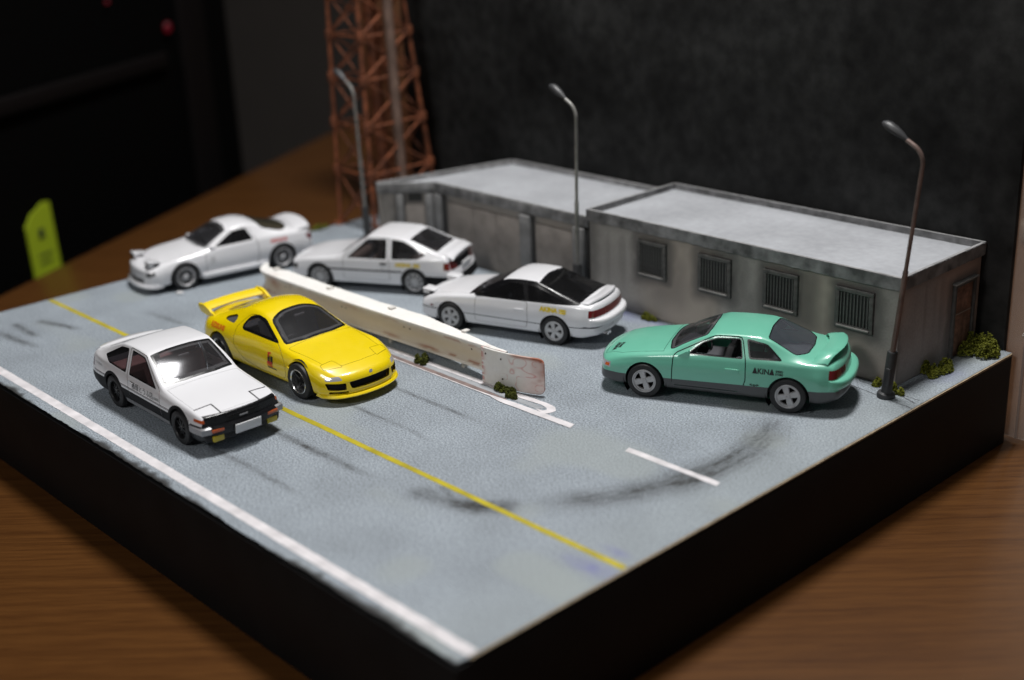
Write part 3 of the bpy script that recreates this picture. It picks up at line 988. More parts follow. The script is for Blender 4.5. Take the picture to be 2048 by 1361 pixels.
# ------------------------------------------------------------------ street lamps
def lamp(foot, lean, pole_h, arm, head_dir, label, kind, base_tilt=(0, 0)):
    black = MATS['lamp_black']
    pole_m = MATS['lamp_pole_rust'] if kind == 'rust' else MATS['lamp_pole']
    t = thing('street_lamp', label, 'street lamp', (foot[0], foot[1], 0), group='street lamps along the buildings')
    lx, ly = lean
    def at(z):
        return Vector((lx * z / pole_h, ly * z / pole_h, z))
    rot = Vector((lx, ly, pole_h)).to_track_quat('Z', 'Y').to_matrix()
    MB().lathe([(0.0, 0.0), (0.16, 0.0), (0.165, 0.05), (0.15, 0.085), (0.10, 0.10), (0.095, 0.12), (0.095, 0.86), (0.085, 0.885), (0.05, 0.89)], 20, rot=rot).box(rot @ Vector((-0.095, -0.02, 0.42)), (0.05, 0.09, 0.34), rot, bevel=0.012).build('lamp_base', black, t)
    d = Vector((head_dir[0], head_dir[1], 0)).normalized()
    # lower thick tube and upper thin tube
    MB().tube([at(0.86), at(pole_h * 0.56)], 0.048, 10).build('lower_pole', pole_m, t)
    top = at(pole_h)
    pts = [at(pole_h * 0.55)]
    pts.append(at(pole_h * 0.8))
    pts.append(top)
    hor, ver = arm
    for k in range(1, 9):
        a = k / 8 * R(62)
        pts.append(top + d * (0.34 * (1 - math.cos(a))) + Vector((0, 0, 0.34 * math.sin(a))))
    last = pts[-1]
    slope = Vector((d.x * math.sin(R(62)), d.y * math.sin(R(62)), math.cos(R(62))))
    pts.append(last + slope * 0.16)
    MB().tube(pts, [0.036] * 3 + [0.038] * (len(pts) - 3), 10).build('upper_pole', pole_m, t)
    # shoe shaped head
    h0 = pts[-1] - slope * 0.03
    side = Vector((-d.y, d.x, 0))
    upv = side.cross(slope) * -1
    if upv.z < 0:
        upv = -upv
    rings = []
    prof = [(0.0, 0.03, 0.035), (0.06, 0.045, 0.045), (0.16, 0.075, 0.075), (0.30, 0.105, 0.095), (0.42, 0.11, 0.095), (0.50, 0.09, 0.07), (0.55, 0.05, 0.03)]
    for (s_, w_, h_) in prof:
        c = h0 + slope * s_
        rings.append([c + side * (w_ * math.cos(a)) + upv * (h_ * max(-0.25, math.sin(a)) - 0.0) for a in np.linspace(0, 2 * PI, 16, endpoint=False)])
    MB().loft(rings).build('lamp_head', black, t)
    lens = [h0 + slope * s_ for s_ in (0.28, 0.46)]
    mb = MB()
    rings = [[h0 + slope * s_ + side * (w_ * math.cos(a)) - upv * (0.02 + 0.03 * max(0, math.sin(a))) for a in np.linspace(0, 2 * PI, 12, endpoint=False)] for s_, w_ in ((0.24, 0.05), (0.32, 0.08), (0.44, 0.08), (0.5, 0.05))]
    mb.loft(rings).build('lens', MATS['lamp_lens'], t)
    return t

MATS = {
    'lamp_black': mat('lamp_black', (0.032, 0.033, 0.035), rough=0.45, var=0.2, vscale=5),
    'lamp_pole': mat('lamp_pole', (0.26, 0.255, 0.24), rough=0.38, metal=0.35, var=0.25, vscale=4),
    'lamp_pole_rust': mat('lamp_pole_rust', (0.155, 0.105, 0.09), rough=0.45, metal=0.25, var=0.4, vscale=4),
    'lamp_lens': mat('lamp_lens', (0.35, 0.34, 0.32), rough=0.3),
}
lamp((-16.2, 10.97), (-0.10, 0.0), 3.72, (0, 0), (-1, 0.04), 'blurred street lamp beside the lattice tower', 'plain')
lamp((-8.43, 10.86), (0.08, 0.02), 4.08, (0, 0), (-1, 0.05), 'upright street lamp between the garage and the barred building', 'plain')
lamp((-0.60, 10.68), (0.40, 0.02), 4.25, (0, 0), (-1, 0.0), 'leaning street lamp with rusty pole at the front right building corner', 'rust')

# ------------------------------------------------------------------ lattice tower
def tower():
    rust = mat('tower_rust', (0.165, 0.050, 0.020), rough=0.55, var=0.65, vscale=3.5)
    pale = mat('tower_pale', (0.17, 0.11, 0.085), rough=0.5, var=0.3, vscale=2.5)  # paler brown than the rest of the tower
    t = thing('lattice_tower', 'rust red lattice mast rising past the top of the picture behind the garage', 'tower')
    feet = [Vector((-18.08, 11.45, 0)), Vector((-16.52, 11.46, 0)), Vector((-16.68, 13.8, 0)), Vector((-17.95, 13.8, 0))]
    tops = [Vector((-18.42, 11.9, 5.9)), Vector((-17.12, 11.9, 5.9)), Vector((-17.12, 13.4, 5.9)), Vector((-18.42, 13.4, 5.9))]
    TH = 8.6
    def leg(i, z):
        return feet[i] + (tops[i] - feet[i]) * (z / 5.9)
    for i in range(4):
        a, b = leg(i, 0), leg(i, TH)
        MB().tube([a, (a + b) / 2, b], 0.06, 8).build('leg', rust, t)
        MB().box((a.x, a.y, 0.03), (0.3, 0.3, 0.06), bevel=0.01).build('foot_plate', rust, t)
    levels = [1.5, 2.75, 3.95, 5.05, 6.1, 7.1, 8.0, 8.5]
    prev = 0.06
    for z in levels:
        for i in range(4):
            j = (i + 1) % 4
            MB().tube([leg(i, z), leg(j, z)], 0.032, 6).build('cross_rail', rust, t)
            m_ = (leg(i, z) + leg(j, z)) / 2
            MB().tube([leg(i, prev), leg(j, z)], 0.028, 6).build('brace', rust, t)
            MB().tube([leg(j, prev), leg(i, z)], 0.028, 6).build('brace', rust, t)
            c = leg(i, z)
            MB().lathe([(0.0, -0.12), (0.11, -0.11), (0.12, 0.0), (0.11, 0.11), (0.0, 0.12)], 10, center=c).build('joint', rust, t)
        prev = z
    # inner service mast
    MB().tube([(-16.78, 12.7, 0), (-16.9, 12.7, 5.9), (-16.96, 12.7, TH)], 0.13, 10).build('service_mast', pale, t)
    MB().tube([(-17.55, 12.75, 0), (-17.75, 12.65, TH)], 0.17, 10).build('inner_mast', rust, t)
    for k in range(26):
        z = 0.3 + k * 0.35
        MB().box((-17.3 - 0.02 * z, 12.68, z), (0.9, 0.06, 0.05)).build('ladder_rung', rust, t, smooth=0)

tower()

# ------------------------------------------------------------------ moss bushes
def bush(loc, rx, ry, h, n, seed, label, tone=0):
    r = random.Random(seed)
    bm = bmesh.new()
    lobes = [(r.uniform(-0.75, 0.75), r.uniform(-0.75, 0.75), r.uniform(0.28, 0.5), r.uniform(0.55, 1.0)) for _ in range(max(4, n // 220))]
    for k in range(n):
        a, q = r.uniform(0, 2 * PI), math.sqrt(r.random())
        lx, ly, lr, lh = lobes[k % len(lobes)]
        x, y = lx + lr * q * math.cos(a), ly + lr * q * math.sin(a)
        z = h * lh * (1 - q * q * 0.8) * (r.uniform(0.1, 1.0) ** 0.6)
        c = Vector((loc[0] + x * rx, loc[1] + y * ry, max(0.012, z)))
        s = r.uniform(0.010, 0.028)
        rot = Matrix.Rotation(r.uniform(0, 6.3), 3, 'Z') @ Matrix.Rotation(r.uniform(-1, 1), 3, 'X')
        # an irregular crumb of foam: squashed octahedron
        pts = [Vector(p) * s * r.uniform(0.7, 1.4) for p in ((1, 0, 0), (-1, 0, 0), (0, 1, 0), (0, -1, 0), (0, 0, 0.9), (0, 0, -0.9))]
        vs = [bm.verts.new(c + rot @ p) for p in pts]
        for f in ((0, 2, 4), (2, 1, 4), (1, 3, 4), (3, 0, 4), (2, 0, 5), (1, 2, 5), (3, 1, 5), (0, 3, 5)):
            bm.faces.new([vs[i] for i in f])
    me = bpy.data.meshes.new('moss_bush')
    bm.to_mesh(me)
    bm.free()
    o = link_mesh('moss_bush', me, MATS['moss'][tone])
    tag(o, label, 'bush', 'moss clumps on the base')
    return o

def moss_mat(name, a, b_):
    m, nt, b = new_mat(name)
    tc = nt.nodes.new('ShaderNodeTexCoord')
    n = nt.nodes.new('ShaderNodeTexNoise')
    n.inputs['Scale'].default_value = 14
    n.inputs['Detail'].default_value = 4
    nt.links.new(tc.outputs['Object'], n.inputs['Vector'])
    rp = nt.nodes.new('ShaderNodeValToRGB')
    rp.color_ramp.elements[0].position = 0.35
    rp.color_ramp.elements[0].color = (*a, 1)
    rp.color_ramp.elements[1].position = 0.68
    rp.color_ramp.elements[1].color = (*b_, 1)
    nt.links.new(n.outputs['Fac'], rp.inputs[0])
    nt.links.new(rp.outputs[0], b.inputs['Base Color'])
    b.inputs['Roughness'].default_value = 0.8
    b.inputs['Specular IOR Level'].default_value = 0.2
    return m

MATS['moss'] = [moss_mat('moss_olive', (0.05, 0.055, 0.006), (0.19, 0.20, 0.02)), moss_mat('moss_dark', (0.025, 0.03, 0.004), (0.085, 0.095, 0.012))]
bush((-8.17, 6.30, 0), 0.17, 0.14, 0.26, 714, 1, 'small dark moss tuft under the middle of the guardrail', 1)
bush((-5.95, 6.30, 0), 0.30, 0.12, 0.20, 714, 2, 'dark moss clump at the foot of the guardrail end plate', 1)
bush((-5.55, 6.20, 0), 0.14, 0.10, 0.17, 374, 12, 'small moss tuft touching the right of the end plate clump', 1)
bush((-6.47, 11.02, 0), 0.22, 0.1, 0.20, 510, 3, 'yellow green tuft at the wall below the leftmost barred window')
bush((-0.50, 10.96, 0), 0.16, 0.12, 0.24, 561, 4, 'round tuft behind the base of the leaning lamp')
bush((-0.93, 11.02, 0), 0.12, 0.1, 0.17, 340, 14, 'small tuft left of the leaning lamp base')
bush((-0.52, 12.30, 0), 0.19, 0.42, 0.26, 1360, 5, 'long low bush on the ground in front of the brown side door')
bush((-0.36, 13.55, 0), 0.34, 0.42, 0.46, 2550, 6, 'biggest bush at the far right corner of the base')
bush((-18.0, 10.75, 0), 0.22, 0.3, 0.2, 442, 7, 'blurred green tuft at the foot of the lattice tower')

# ------------------------------------------------------------------ cars
def inset_poly(poly, d):
    n = len(poly)
    A = sum(poly[i][0] * poly[(i + 1) % n][1] - poly[(i + 1) % n][0] * poly[i][1] for i in range(n))
    sg = 1 if A > 0 else -1
    out = []
    for i in range(n):
        p0, p1, p2 = Vector(poly[i - 1]), Vector(poly[i]), Vector(poly[(i + 1) % n])
        e1, e2 = (p1 - p0).normalized(), (p2 - p1).normalized()
        n1, n2 = Vector((-e1.y, e1.x)) * sg, Vector((-e2.y, e2.x)) * sg
        b = (n1 + n2)
        if b.length < 1e-6:
            b = n1
        b = b / max(0.35, b.dot(n1) if b.dot(n1) > 0 else 1)
        out.append(tuple(p1 + b * d))
    return out

def round_poly(poly, r, k=2):
    out = []
    n = len(poly)
    for i in range(n):
        p0, p1, p2 = Vector(poly[i - 1]), Vector(poly[i]), Vector(poly[(i + 1) % n])
        ri = r[i] if isinstance(r, (list, tuple)) else r
        if ri <= 0:
            out.append(tuple(p1))
            continue
        d1 = min(ri, (p0 - p1).length * 0.45)
        d2 = min(ri, (p2 - p1).length * 0.45)
        a = p1 + (p0 - p1).normalized() * d1
        c = p1 + (p2 - p1).normalized() * d2
        for q in range(k + 1):
            t = q / k
            out.append(tuple(a * (1 - t) ** 2 + p1 * 2 * t * (1 - t) + c * t * t))
    return out

def in_poly(pt, poly):
    x, y = pt
    c = False
    n = len(poly)
    j = n - 1
    for i in range(n):
        xi, yi = poly[i]
        xj, yj = poly[j]
        if (yi > y) != (yj > y) and x < (xj - xi) * (y - yi) / (yj - yi) + xi:
            c = not c
        j = i
    return c

class Car:
    """a body shell lofted from profile curves, then cut into panels, glass and lights"""
    def __init__(s, spec):
        s.spec = spec
        s.L = spec['L']
        s.f = {k: pchip(v) for k, v in spec['prof'].items()}
        s.parts = {}
        s.make_shell()

    def section(s, x):
        f = s.f
        zb, wb, wm, zm, ws, zs, wr, zr, zt = [f[k](x) for k in ('zb', 'wb', 'wm', 'zm', 'ws', 'zs', 'wr', 'zr', 'zt')]
        rr = s.spec.get('radii', (0.05, 0.16, 0.10, 0.10))
        zt = max(zt, zr + 0.002)
        def crown(y):
            return zr + (zt - zr) * (1 - (y / wr) ** 2)
        C = [(0, zb), (wb, zb), (wm, zm), (ws, zs), (wr, zr), (wr * 0.78, crown(wr * 0.78))]
        seg = [3, 4, 5, 7, 2]
        out = [np.array(C[0], float)]
        cur = np.array(C[0], float)
        for i in range(1, 5):
            p0, p1, p2 = np.array(C[i - 1]), np.array(C[i]), np.array(C[i + 1])
            l1, l2 = np.linalg.norm(p1 - p0), np.linalg.norm(p2 - p1)
            d = rr[i - 1]
            d1, d2 = min(d, l1 * 0.48), min(d, l2 * 0.48)
            a = p1 + (p0 - p1) / max(l1, 1e-6) * d1
            b = p1 + (p2 - p1) / max(l2, 1e-6) * d2
            for q in range(1, seg[i - 1] + 1):
                out.append(cur + (a - cur) * q / seg[i - 1])
            for q in range(1, 6):
                t = q / 5
                out.append(a * (1 - t) ** 2 + p1 * 2 * t * (1 - t) + b * t * t)
            cur = b
        y5 = wr * 0.78
        out.append(cur + (np.array(C[5]) - cur) * 0.5)
        for q in range(0, 9):
            y = y5 * (1 - q / 8)
            out.append(np.array((y, crown(y))))
        return np.array(out)

    def deform(s, x, y, z):
        e = s.spec
        W = max(p[1] for p in e['prof']['wm'])
        bow, xf, rk, z0 = e.get('front', (0.2, 1.0, 0.0, 0.5))
        t = min(max(1 - x / xf, 0), 1) ** 2
        x += t * (bow * min(1.1, abs(y) / W) ** 2.4 + rk * (z - z0))
        bow, xr, rk, z0 = e.get('rear', (0.15, 1.0, 0.0, 0.5))
        t = min(max(1 - (s.L - x) / xr, 0), 1) ** 2
        x -= t * (bow * min(1.1, abs(y) / W) ** 2.4 + rk * (z - z0))
        return (x, y, z)

    def make_shell(s):
        L = s.L
        rf = s.spec.get('rf', 0.06)
        re_ = s.spec.get('rr', 0.06)
        st = []
        for k in range(5):
            a = PI / 2 * k / 5
            st.append((rf * (1 - math.cos(a)), rf * (1 - math.sin(a))))
        xs = list(np.linspace(rf, L - re_, s.spec.get('ns', 92)))
        st += [(x, 0) for x in xs]
        for k in range(4, -1, -1):
            a = PI / 2 * k / 5
            st.append((L - re_ * (1 - math.cos(a)), re_ * (1 - math.sin(a))))
        bm = bmesh.new()
        rings = []
        halves = []
        for x, ins in st:
            h = s.section(x)
            if ins:
                zmid = (h[0, 1] + h[-1, 1]) / 2
                H = (h[-1, 1] - h[0, 1]) / 2
                h = h.copy()
                h[:, 0] *= 1 - ins / max(h[:, 0])
                h[:, 1] = zmid + (h[:, 1] - zmid) * (1 - ins / H)
            halves.append(h)
            n = len(h)
            ring = [bm.verts.new(s.deform(x, h[j, 0], h[j, 1])) for j in range(n)]
            ring += [bm.verts.new(s.deform(x, -h[j, 0], h[j, 1])) for j in range(n - 2, 0, -1)]
            rings.append(ring)
        N = len(rings[0])
        for a, b in zip(rings[:-1], rings[1:]):
            for i in range(N):
                bm.faces.new((a[i], b[i], b[(i + 1) % N], a[(i + 1) % N]))
        # end caps
        for idx, flip in ((0, False), (-1, True)):
            x = st[idx][0]
            h = halves[idx]
            j0 = 3
            rows = []
            m = 16
            for j in range(j0, len(h)):
                rows.append([bm.verts.new(s.deform(x, h[j, 0] * (1 - 2 * k / m), h[j, 1])) for k in range(m + 1)])
            for a, b in zip(rows[:-1], rows[1:]):
                for k in range(m):
                    q = (a[k], a[k + 1], b[k + 1], b[k])
                    bm.faces.new(q[::-1] if flip else q)
        bmesh.ops.remove_doubles(bm, verts=bm.verts, dist=2e-4)
        bmesh.ops.recalc_face_normals(bm, faces=bm.faces)
        s.bm = bm
        s.lay = bm.faces.layers.int.new('pid')
        bm.normal_update()
        s.bvh = BVHTree.FromBMesh(bm)
        s.names = {0: 'body'}

    def pid(s, name):
        for k, v in s.names.items():
            if v == name:
                return k
        k = len(s.names)
        s.names[k] = name
        return k

    def cut(s, name, poly, axis, lim=None, only=None):
        """axis 'y' (x,z) both sides, 'z' (x,y) upper faces, 'f' front (y,z), 'r' rear (y,z)"""
        bm = s.bm
        ui, vi = {'y': (0, 2), 'z': (0, 1), 'f': (1, 2), 'r': (1, 2)}[axis]
        ai = {'y': 1, 'z': 2, 'f': 0, 'r': 0}[axis]
        u0, u1 = min(p[0] for p in poly), max(p[0] for p in poly)
        v0, v1 = min(p[1] for p in poly), max(p[1] for p in poly)
        lay = s.lay
        cand = set()
        for f in bm.faces:
            n = f.normal[ai]
            if axis == 'y':
                if abs(n) < 0.22:
                    continue
            elif axis == 'z':
                if n < 0.12:
                    continue
            elif axis == 'f':
                if n > -0.2:
                    continue
            else:
                if n < 0.2:
                    continue
            if lim and not lim(f.calc_center_median()):
                continue
            if only is not None and s.names[f[lay]] not in only:
                continue
            us = [w.co[ui] for w in f.verts]
            if max(us) < u0 or min(us) > u1:
                continue
            vs = [w.co[vi] for w in f.verts]
            if max(vs) < v0 or min(vs) > v1:
                continue
            cand.add(f)
        n = len(poly)
        for i in range(n):
            a, b = poly[i], poly[(i + 1) % n]
            a0, a1 = min(a[0], b[0]) - 1e-4, max(a[0], b[0]) + 1e-4
            b0, b1 = min(a[1], b[1]) - 1e-4, max(a[1], b[1]) + 1e-4
            sub = []
            for f in cand:
                us = [w.co[ui] for w in f.verts]
                if max(us) < a0 or min(us) > a1:
                    continue
                vs = [w.co[vi] for w in f.verts]
                if max(vs) < b0 or min(vs) > b1:
                    continue
                sub.append(f)
            if not sub:
                continue
            du, dv = b[0] - a[0], b[1] - a[1]
            no = [0, 0, 0]
            co = [0, 0, 0]
            no[ui], no[vi] = -dv, du
            co[ui], co[vi] = a
            es = {e for f in sub for e in f.edges}
            vs = {v for f in sub for v in f.verts}
            ret = bmesh.ops.bisect_plane(bm, geom=list(vs) + list(es) + sub, dist=1e-5, plane_co=co, plane_no=no)
            cand.difference_update(sub)
            cand.update(g for g in ret['geom'] if isinstance(g, bmesh.types.BMFace))
        k = s.pid(name)
        for f in cand:
            c = f.calc_center_median()
            if in_poly((c[ui], c[vi]), poly):
                f[lay] = k

    def slice_y(s, y, x0, x1):
        """clean cut lines at +-y between two stations, so corner wrapping pieces meet exactly"""
        for sg in (-1, 1):
            fs = [f for f in s.bm.faces if x0 < f.calc_center_median().x < x1]
            es = {e for f in fs for e in f.edges}
            vs = {v for f in fs for v in f.verts}
            bmesh.ops.bisect_plane(s.bm, geom=list(vs) + list(es) + fs, dist=1e-5, plane_co=(0, sg * y, 0), plane_no=(0, 1, 0))

    def wrap(s, name, za, zb_, yb, xe, front=True, y_in=0.0):
        """a band round the nose or tail: between heights za..zb_, from +-y_in round the corner to station xe"""
        L = s.L
        ax = 'f' if front else 'r'
        if y_in < yb:
            for sg in ((-1, 1) if y_in > 0 else (1,)):
                lo, hi = (y_in * sg, yb * sg * 1.0) if y_in > 0 else (-yb, yb)
                s.cut(name, [(lo, za), (hi, za), (hi, zb_), (lo, zb_)], ax, lim=lambda c: abs(c.y) < yb)
        xs = (-0.3, xe) if front else (xe, L + 0.3)
        s.cut(name, [(xs[0], za), (xs[1], za), (xs[1], zb_), (xs[0], zb_)], 'y', lim=lambda c: abs(c.y) > yb)

    def panel(s, name, poly, axis, gap=0.012, seam='seam', **kw):
        s.cut(seam, poly, axis, **kw)
        s.cut(name, inset_poly(poly, gap), axis, **kw)

    def window(s, name, poly, axis, trim=0.03, edge=0.0, **kw):
        s.cut('window_trim', poly, axis, **kw)
        if name == 'windscreen' or edge:
            s.cut('glass_edge', inset_poly(poly, trim), axis, **kw)
            trim += edge or 0.05
        s.cut(name, inset_poly(poly, trim), axis, **kw)

    def emit_parts(s, root, mats, recess, split=(), hide=('hole',), order=None, nest=None):
        bm = s.bm
        mats.setdefault('glass_edge', MATS['glass_edge'])
        recess.setdefault('glass_edge', 0.004)
        bm.normal_update()
        groups = {}
        seen = set()
        byname = {}
        for f in bm.faces:
            byname.setdefault(s.names[f[s.lay]], []).append(f)
        for nm, fs in byname.items():
            if nm in hide:
                continue
            if nm in ('body', 'seam', 'fine_seam', 'headlamp_seam'):
                groups[nm] = fs
                continue
            comps = []
            for f0 in fs:
                if f0 in seen:
                    continue
                comp, todo = [], [f0]
                seen.add(f0)
                while todo:
                    f = todo.pop()
                    comp.append(f)
                    for e in f.edges:
                        for g in e.link_faces:
                            if g not in seen and g[s.lay] == f0[s.lay]:
                                seen.add(g)
                                todo.append(g)
                comps.append((sum(f.calc_area() for f in comp), comp))
            comps.sort(key=lambda q: -q[0])
            small = []
            kept = []
            for ar, comp in comps:
                if kept and ar < 0.0012:
                    # a sliver joins the kept piece nearest to it
                    c0 = comp[0].calc_center_median()
                    j = min(range(len(kept)), key=lambda q: (kept[q][0].calc_center_median() - c0).length)
                    kept[j].extend(comp)
                else:
                    kept.append(comp)
            for q, comp in enumerate(kept):
                cy = sum(f.calc_center_median().y for f in comp) / len(comp)
                key = nm + ('|r' if cy > 0 else '|l') if nm in split else nm
                while key in groups:
                    key += '|'
                groups[key] = comp
        hole = {k for k, v in s.names.items() if v in hide}
        objs = {}
        for key, fs in groups.items():
            nm = key.split('|')[0]
            vi, verts, faces, nrm = {}, [], [], []
            rc = recess.get(nm, 0.0)
            for f in fs:
                idx = []
                for v in f.verts:
                    if v.index not in vi:
                        vi[v.index] = len(verts)
                        verts.append(tuple(v.co - v.normal * rc))
                        nrm.append(tuple(v.normal))
                    idx.append(vi[v.index])
                faces.append(idx)
            loopn = [nrm[i] for fc in faces for i in fc]
            smooth_n = len(faces)
            # return the wheel arch lips inwards
            if nm in ('body', 'lower_panel'):
                for f in fs:
                    for e in f.edges:
                        if len(e.link_faces) == 2:
                            o = [g for g in e.link_faces if g is not f][0]
                            if o[s.lay] in hole:
                                a, b = e.verts
                                sg = 1 if f.calc_center_median().y > 0 else -1
                                base = len(verts)
                                for v in (a, b):
                                    verts.append(tuple(v.co))
                                for v in (b, a):
                                    verts.append((v.co.x, v.co.y - sg * 0.07, v.co.z))
                                faces.append([base, base + 1, base + 2, base + 3])
                                n_ = (b.co - a.co).cross(Vector((0, -sg, 0))).normalized()
                                loopn += [tuple(n_)] * 4
            me = bpy.data.meshes.new(nm)
            me.from_pydata(verts, [], faces)
            for p in me.polygons:
                p.use_smooth = True
            me.normals_split_custom_set(loopn)
            o = link_mesh(nm, me, mats[nm], root)
            objs[key] = o
        for child, par in (nest or {}).items():
            for key, o in objs.items():
                if key.split('|')[0] == child:
                    sd = key.split('|')[1] if '|' in key else None
                    p = objs.get(par) or objs.get(par + '|' + (sd or 'r'))
                    if p:
                        o.parent = p
        bm.free()
        return objs

    def lettering(s, txt, cx, cz, h, side, m, parent, slant=0.0, width=None, off=0.005, axis='y', bold=0.0, rot=0.0, name='lettering'):
        cu = bpy.data.curves.new('txt', 'FONT')
        cu.body = txt
        cu.size = h * 1.35
        cu.align_x = 'CENTER'
        cu.align_y = 'CENTER'
        cu.offset = bold
        cu.resolution_u = 3
        to = bpy.data.objects.new('txt', cu)
        COL.objects.link(to)
        dg = bpy.context.evaluated_depsgraph_get()
        me = bpy.data.meshes.new_from_object(to.evaluated_get(dg))
        bpy.data.objects.remove(to)
        if not len(me.vertices):
            return None
        xs = [v.co.x for v in me.vertices]
        k = (width / (max(xs) - min(xs))) if width else 1.0
        for v in me.vertices:
            tx, ty = v.co.x * k + v.co.y * slant, v.co.y
            tx, ty = tx * math.cos(rot) - ty * math.sin(rot), tx * math.sin(rot) + ty * math.cos(rot)
            if axis == 'y':
                x = cx - tx if side > 0 else cx + tx
                z = cz + ty
                hit = s.bvh.ray_cast(Vector((x, 3 * side, z)), Vector((0, -side, 0)))
                p = hit[0] if hit[0] else Vector((x, 0.8 * side, z))
                v.co = (x, p.y + side * off, z)
            else:
                x, y = cx + tx, cz + ty
                hit = s.bvh.ray_cast(Vector((x, y, 3)), Vector((0, 0, -1)))
                p = hit[0] if hit[0] else Vector((x, y, 0.8))
                v.co = (x, y, p.z + off)
        return link_mesh(name, me, m, parent)

    def surf_y(s, x, z, side):
        hit = s.bvh.ray_cast(Vector((x, 3 * side, z)), Vector((0, -side, 0)))
        return hit[0].y if hit[0] else 0.8 * side

    def surf_z(s, x, y):
        hit = s.bvh.ray_cast(Vector((x, y, 3)), Vector((0, 0, -1)))
        return hit[0].z if hit[0] else 0.8

    def surf_x(s, y, z, front=True):
        o, d = (Vector((-2, y, z)), Vector((1, 0, 0))) if front else (Vector((s.L + 2, y, z)), Vector((-1, 0, 0)))
        hit = s.bvh.ray_cast(o, d)
        return hit[0].x if hit[0] else (0 if front else s.L)

def wheel(root, x, y, side, r, style, rimm, hubm, lipm=None, w=0.19):
    """tyre mesh named wheel with rim, spokes and hub below it; outward = side"""
    key = ('wheel', style, round(r, 3), rimm.name, hubm.name)
    if key not in WHEELS:
        hw = w / 2
        ty = MB().lathe([(r * 0.66, -hw), (r * 0.90, -hw), (r, -hw * 0.72), (r, hw * 0.72), (r * 0.97, hw * 0.9), (r * 0.90, hw), (r * 0.70, hw * 0.97), (r * 0.66, hw * 0.8)], 40, axis='y', cap=False).mesh('wheel')
        ri = MB()
        R0 = r * 0.675
        lip = MB().lathe([(R0, hw * 0.80), (R0 * 1.03, hw * 0.98), (R0 * 0.97, hw * 1.03), (R0 * 0.90, hw * 0.88), (R0 * 0.88, -hw * 0.2)], 40, axis='y', cap=False).mesh('rim_lip')
        n, wi, wo, dish = {'eight': (8, 0.16, 0.10, 0.55), 'five': (5, 0.30, 0.40, 0.72), 'four': (4, 0.46, 0.62, 0.78), 'fat5': (5, 0.34, 0.62, 0.85), 'six': (6, 0.30, 0.46, 0.85), 'mesh': (12, 0.10, 0.07, 0.7), 'dish': (5, 0.26, 0.2, 0.1), 'turbine': (9, 0.2, 0.26, 0.75)}[style]
        sp = MB()
        yo = hw * dish
        for k in range(n):
            a = 2 * PI * k / n + 0.3
            rot = Matrix.Rotation(a, 3, 'Y')
            ri0, ri1 = R0 * 0.10, R0 * 0.93
            a_, b_ = R0 * wi / 2, R0 * wo / 2
            pr = [(-a_, ri0), (a_, ri0), (b_, ri1), (-b_, ri1)]
            bmv = []
            for (uu, vv, yy) in [(p[0], p[1], yo - 0.018 - 0.012 * (p[1] / R0)) for p in pr] + [(p[0] * 0.8, p[1], yo + (0.008 if p[1] < R0 * 0.5 else -0.004)) for p in pr]:
                bmv.append(sp.bm.verts.new(rot @ Vector((uu, yy, vv))))
            for f in ((0, 1, 2, 3), (4, 7, 6, 5), (0, 4, 5, 1), (1, 5, 6, 2), (2, 6, 7, 3), (3, 7, 4, 0)):
                sp.bm.faces.new([bmv[i] for i in f])
        if style in ('fat5', 'six', 'five', 'four'):
            sp.lathe([(R0 * 0.93, yo - 0.03), (R0 * 0.93, yo - 0.002), (R0 * 0.80, yo + 0.0), (R0 * 0.78, yo - 0.03)], 40, axis='y', cap=False)
        sp = sp.mesh('spokes', 30)
        hb = MB().lathe([(R0 * 0.24, yo - 0.03), (R0 * 0.24, yo + 0.008), (R0 * 0.20, yo + 0.018), (R0 * 0.10, yo + 0.02), (R0 * 0.09, yo + 0.012), (0.0, yo + 0.012)], 20, axis='y').mesh('hub')
        bd = MB().lathe([(R0 * 0.97, -hw * 0.25), (R0 * 0.97, -hw * 0.15), (R0 * 0.3, -hw * 0.15), (0.0, -hw * 0.15)], 28, axis='y').mesh('brake_disc')
        WHEELS[key] = (ty, lip, sp, hb, bd)
    ty, lip, sp, hb, bd = WHEELS[key]
    o = link_mesh('wheel', ty, MATS['tyre'], root)
    o.location = (x, y, r)
    o.rotation_euler = (0, random.uniform(0, 6), 0) if side > 0 else (0, random.uniform(0, 6), PI)
    if side < 0:
        o.rotation_euler = (0, 0, PI)
    for nm, me, m in (('rim', lip, lipm or rimm), ('spokes', sp, rimm), ('hub', hb, hubm), ('brake_disc', bd, MATS['dark'])):
        link_mesh(nm, me, m, o)
    return o

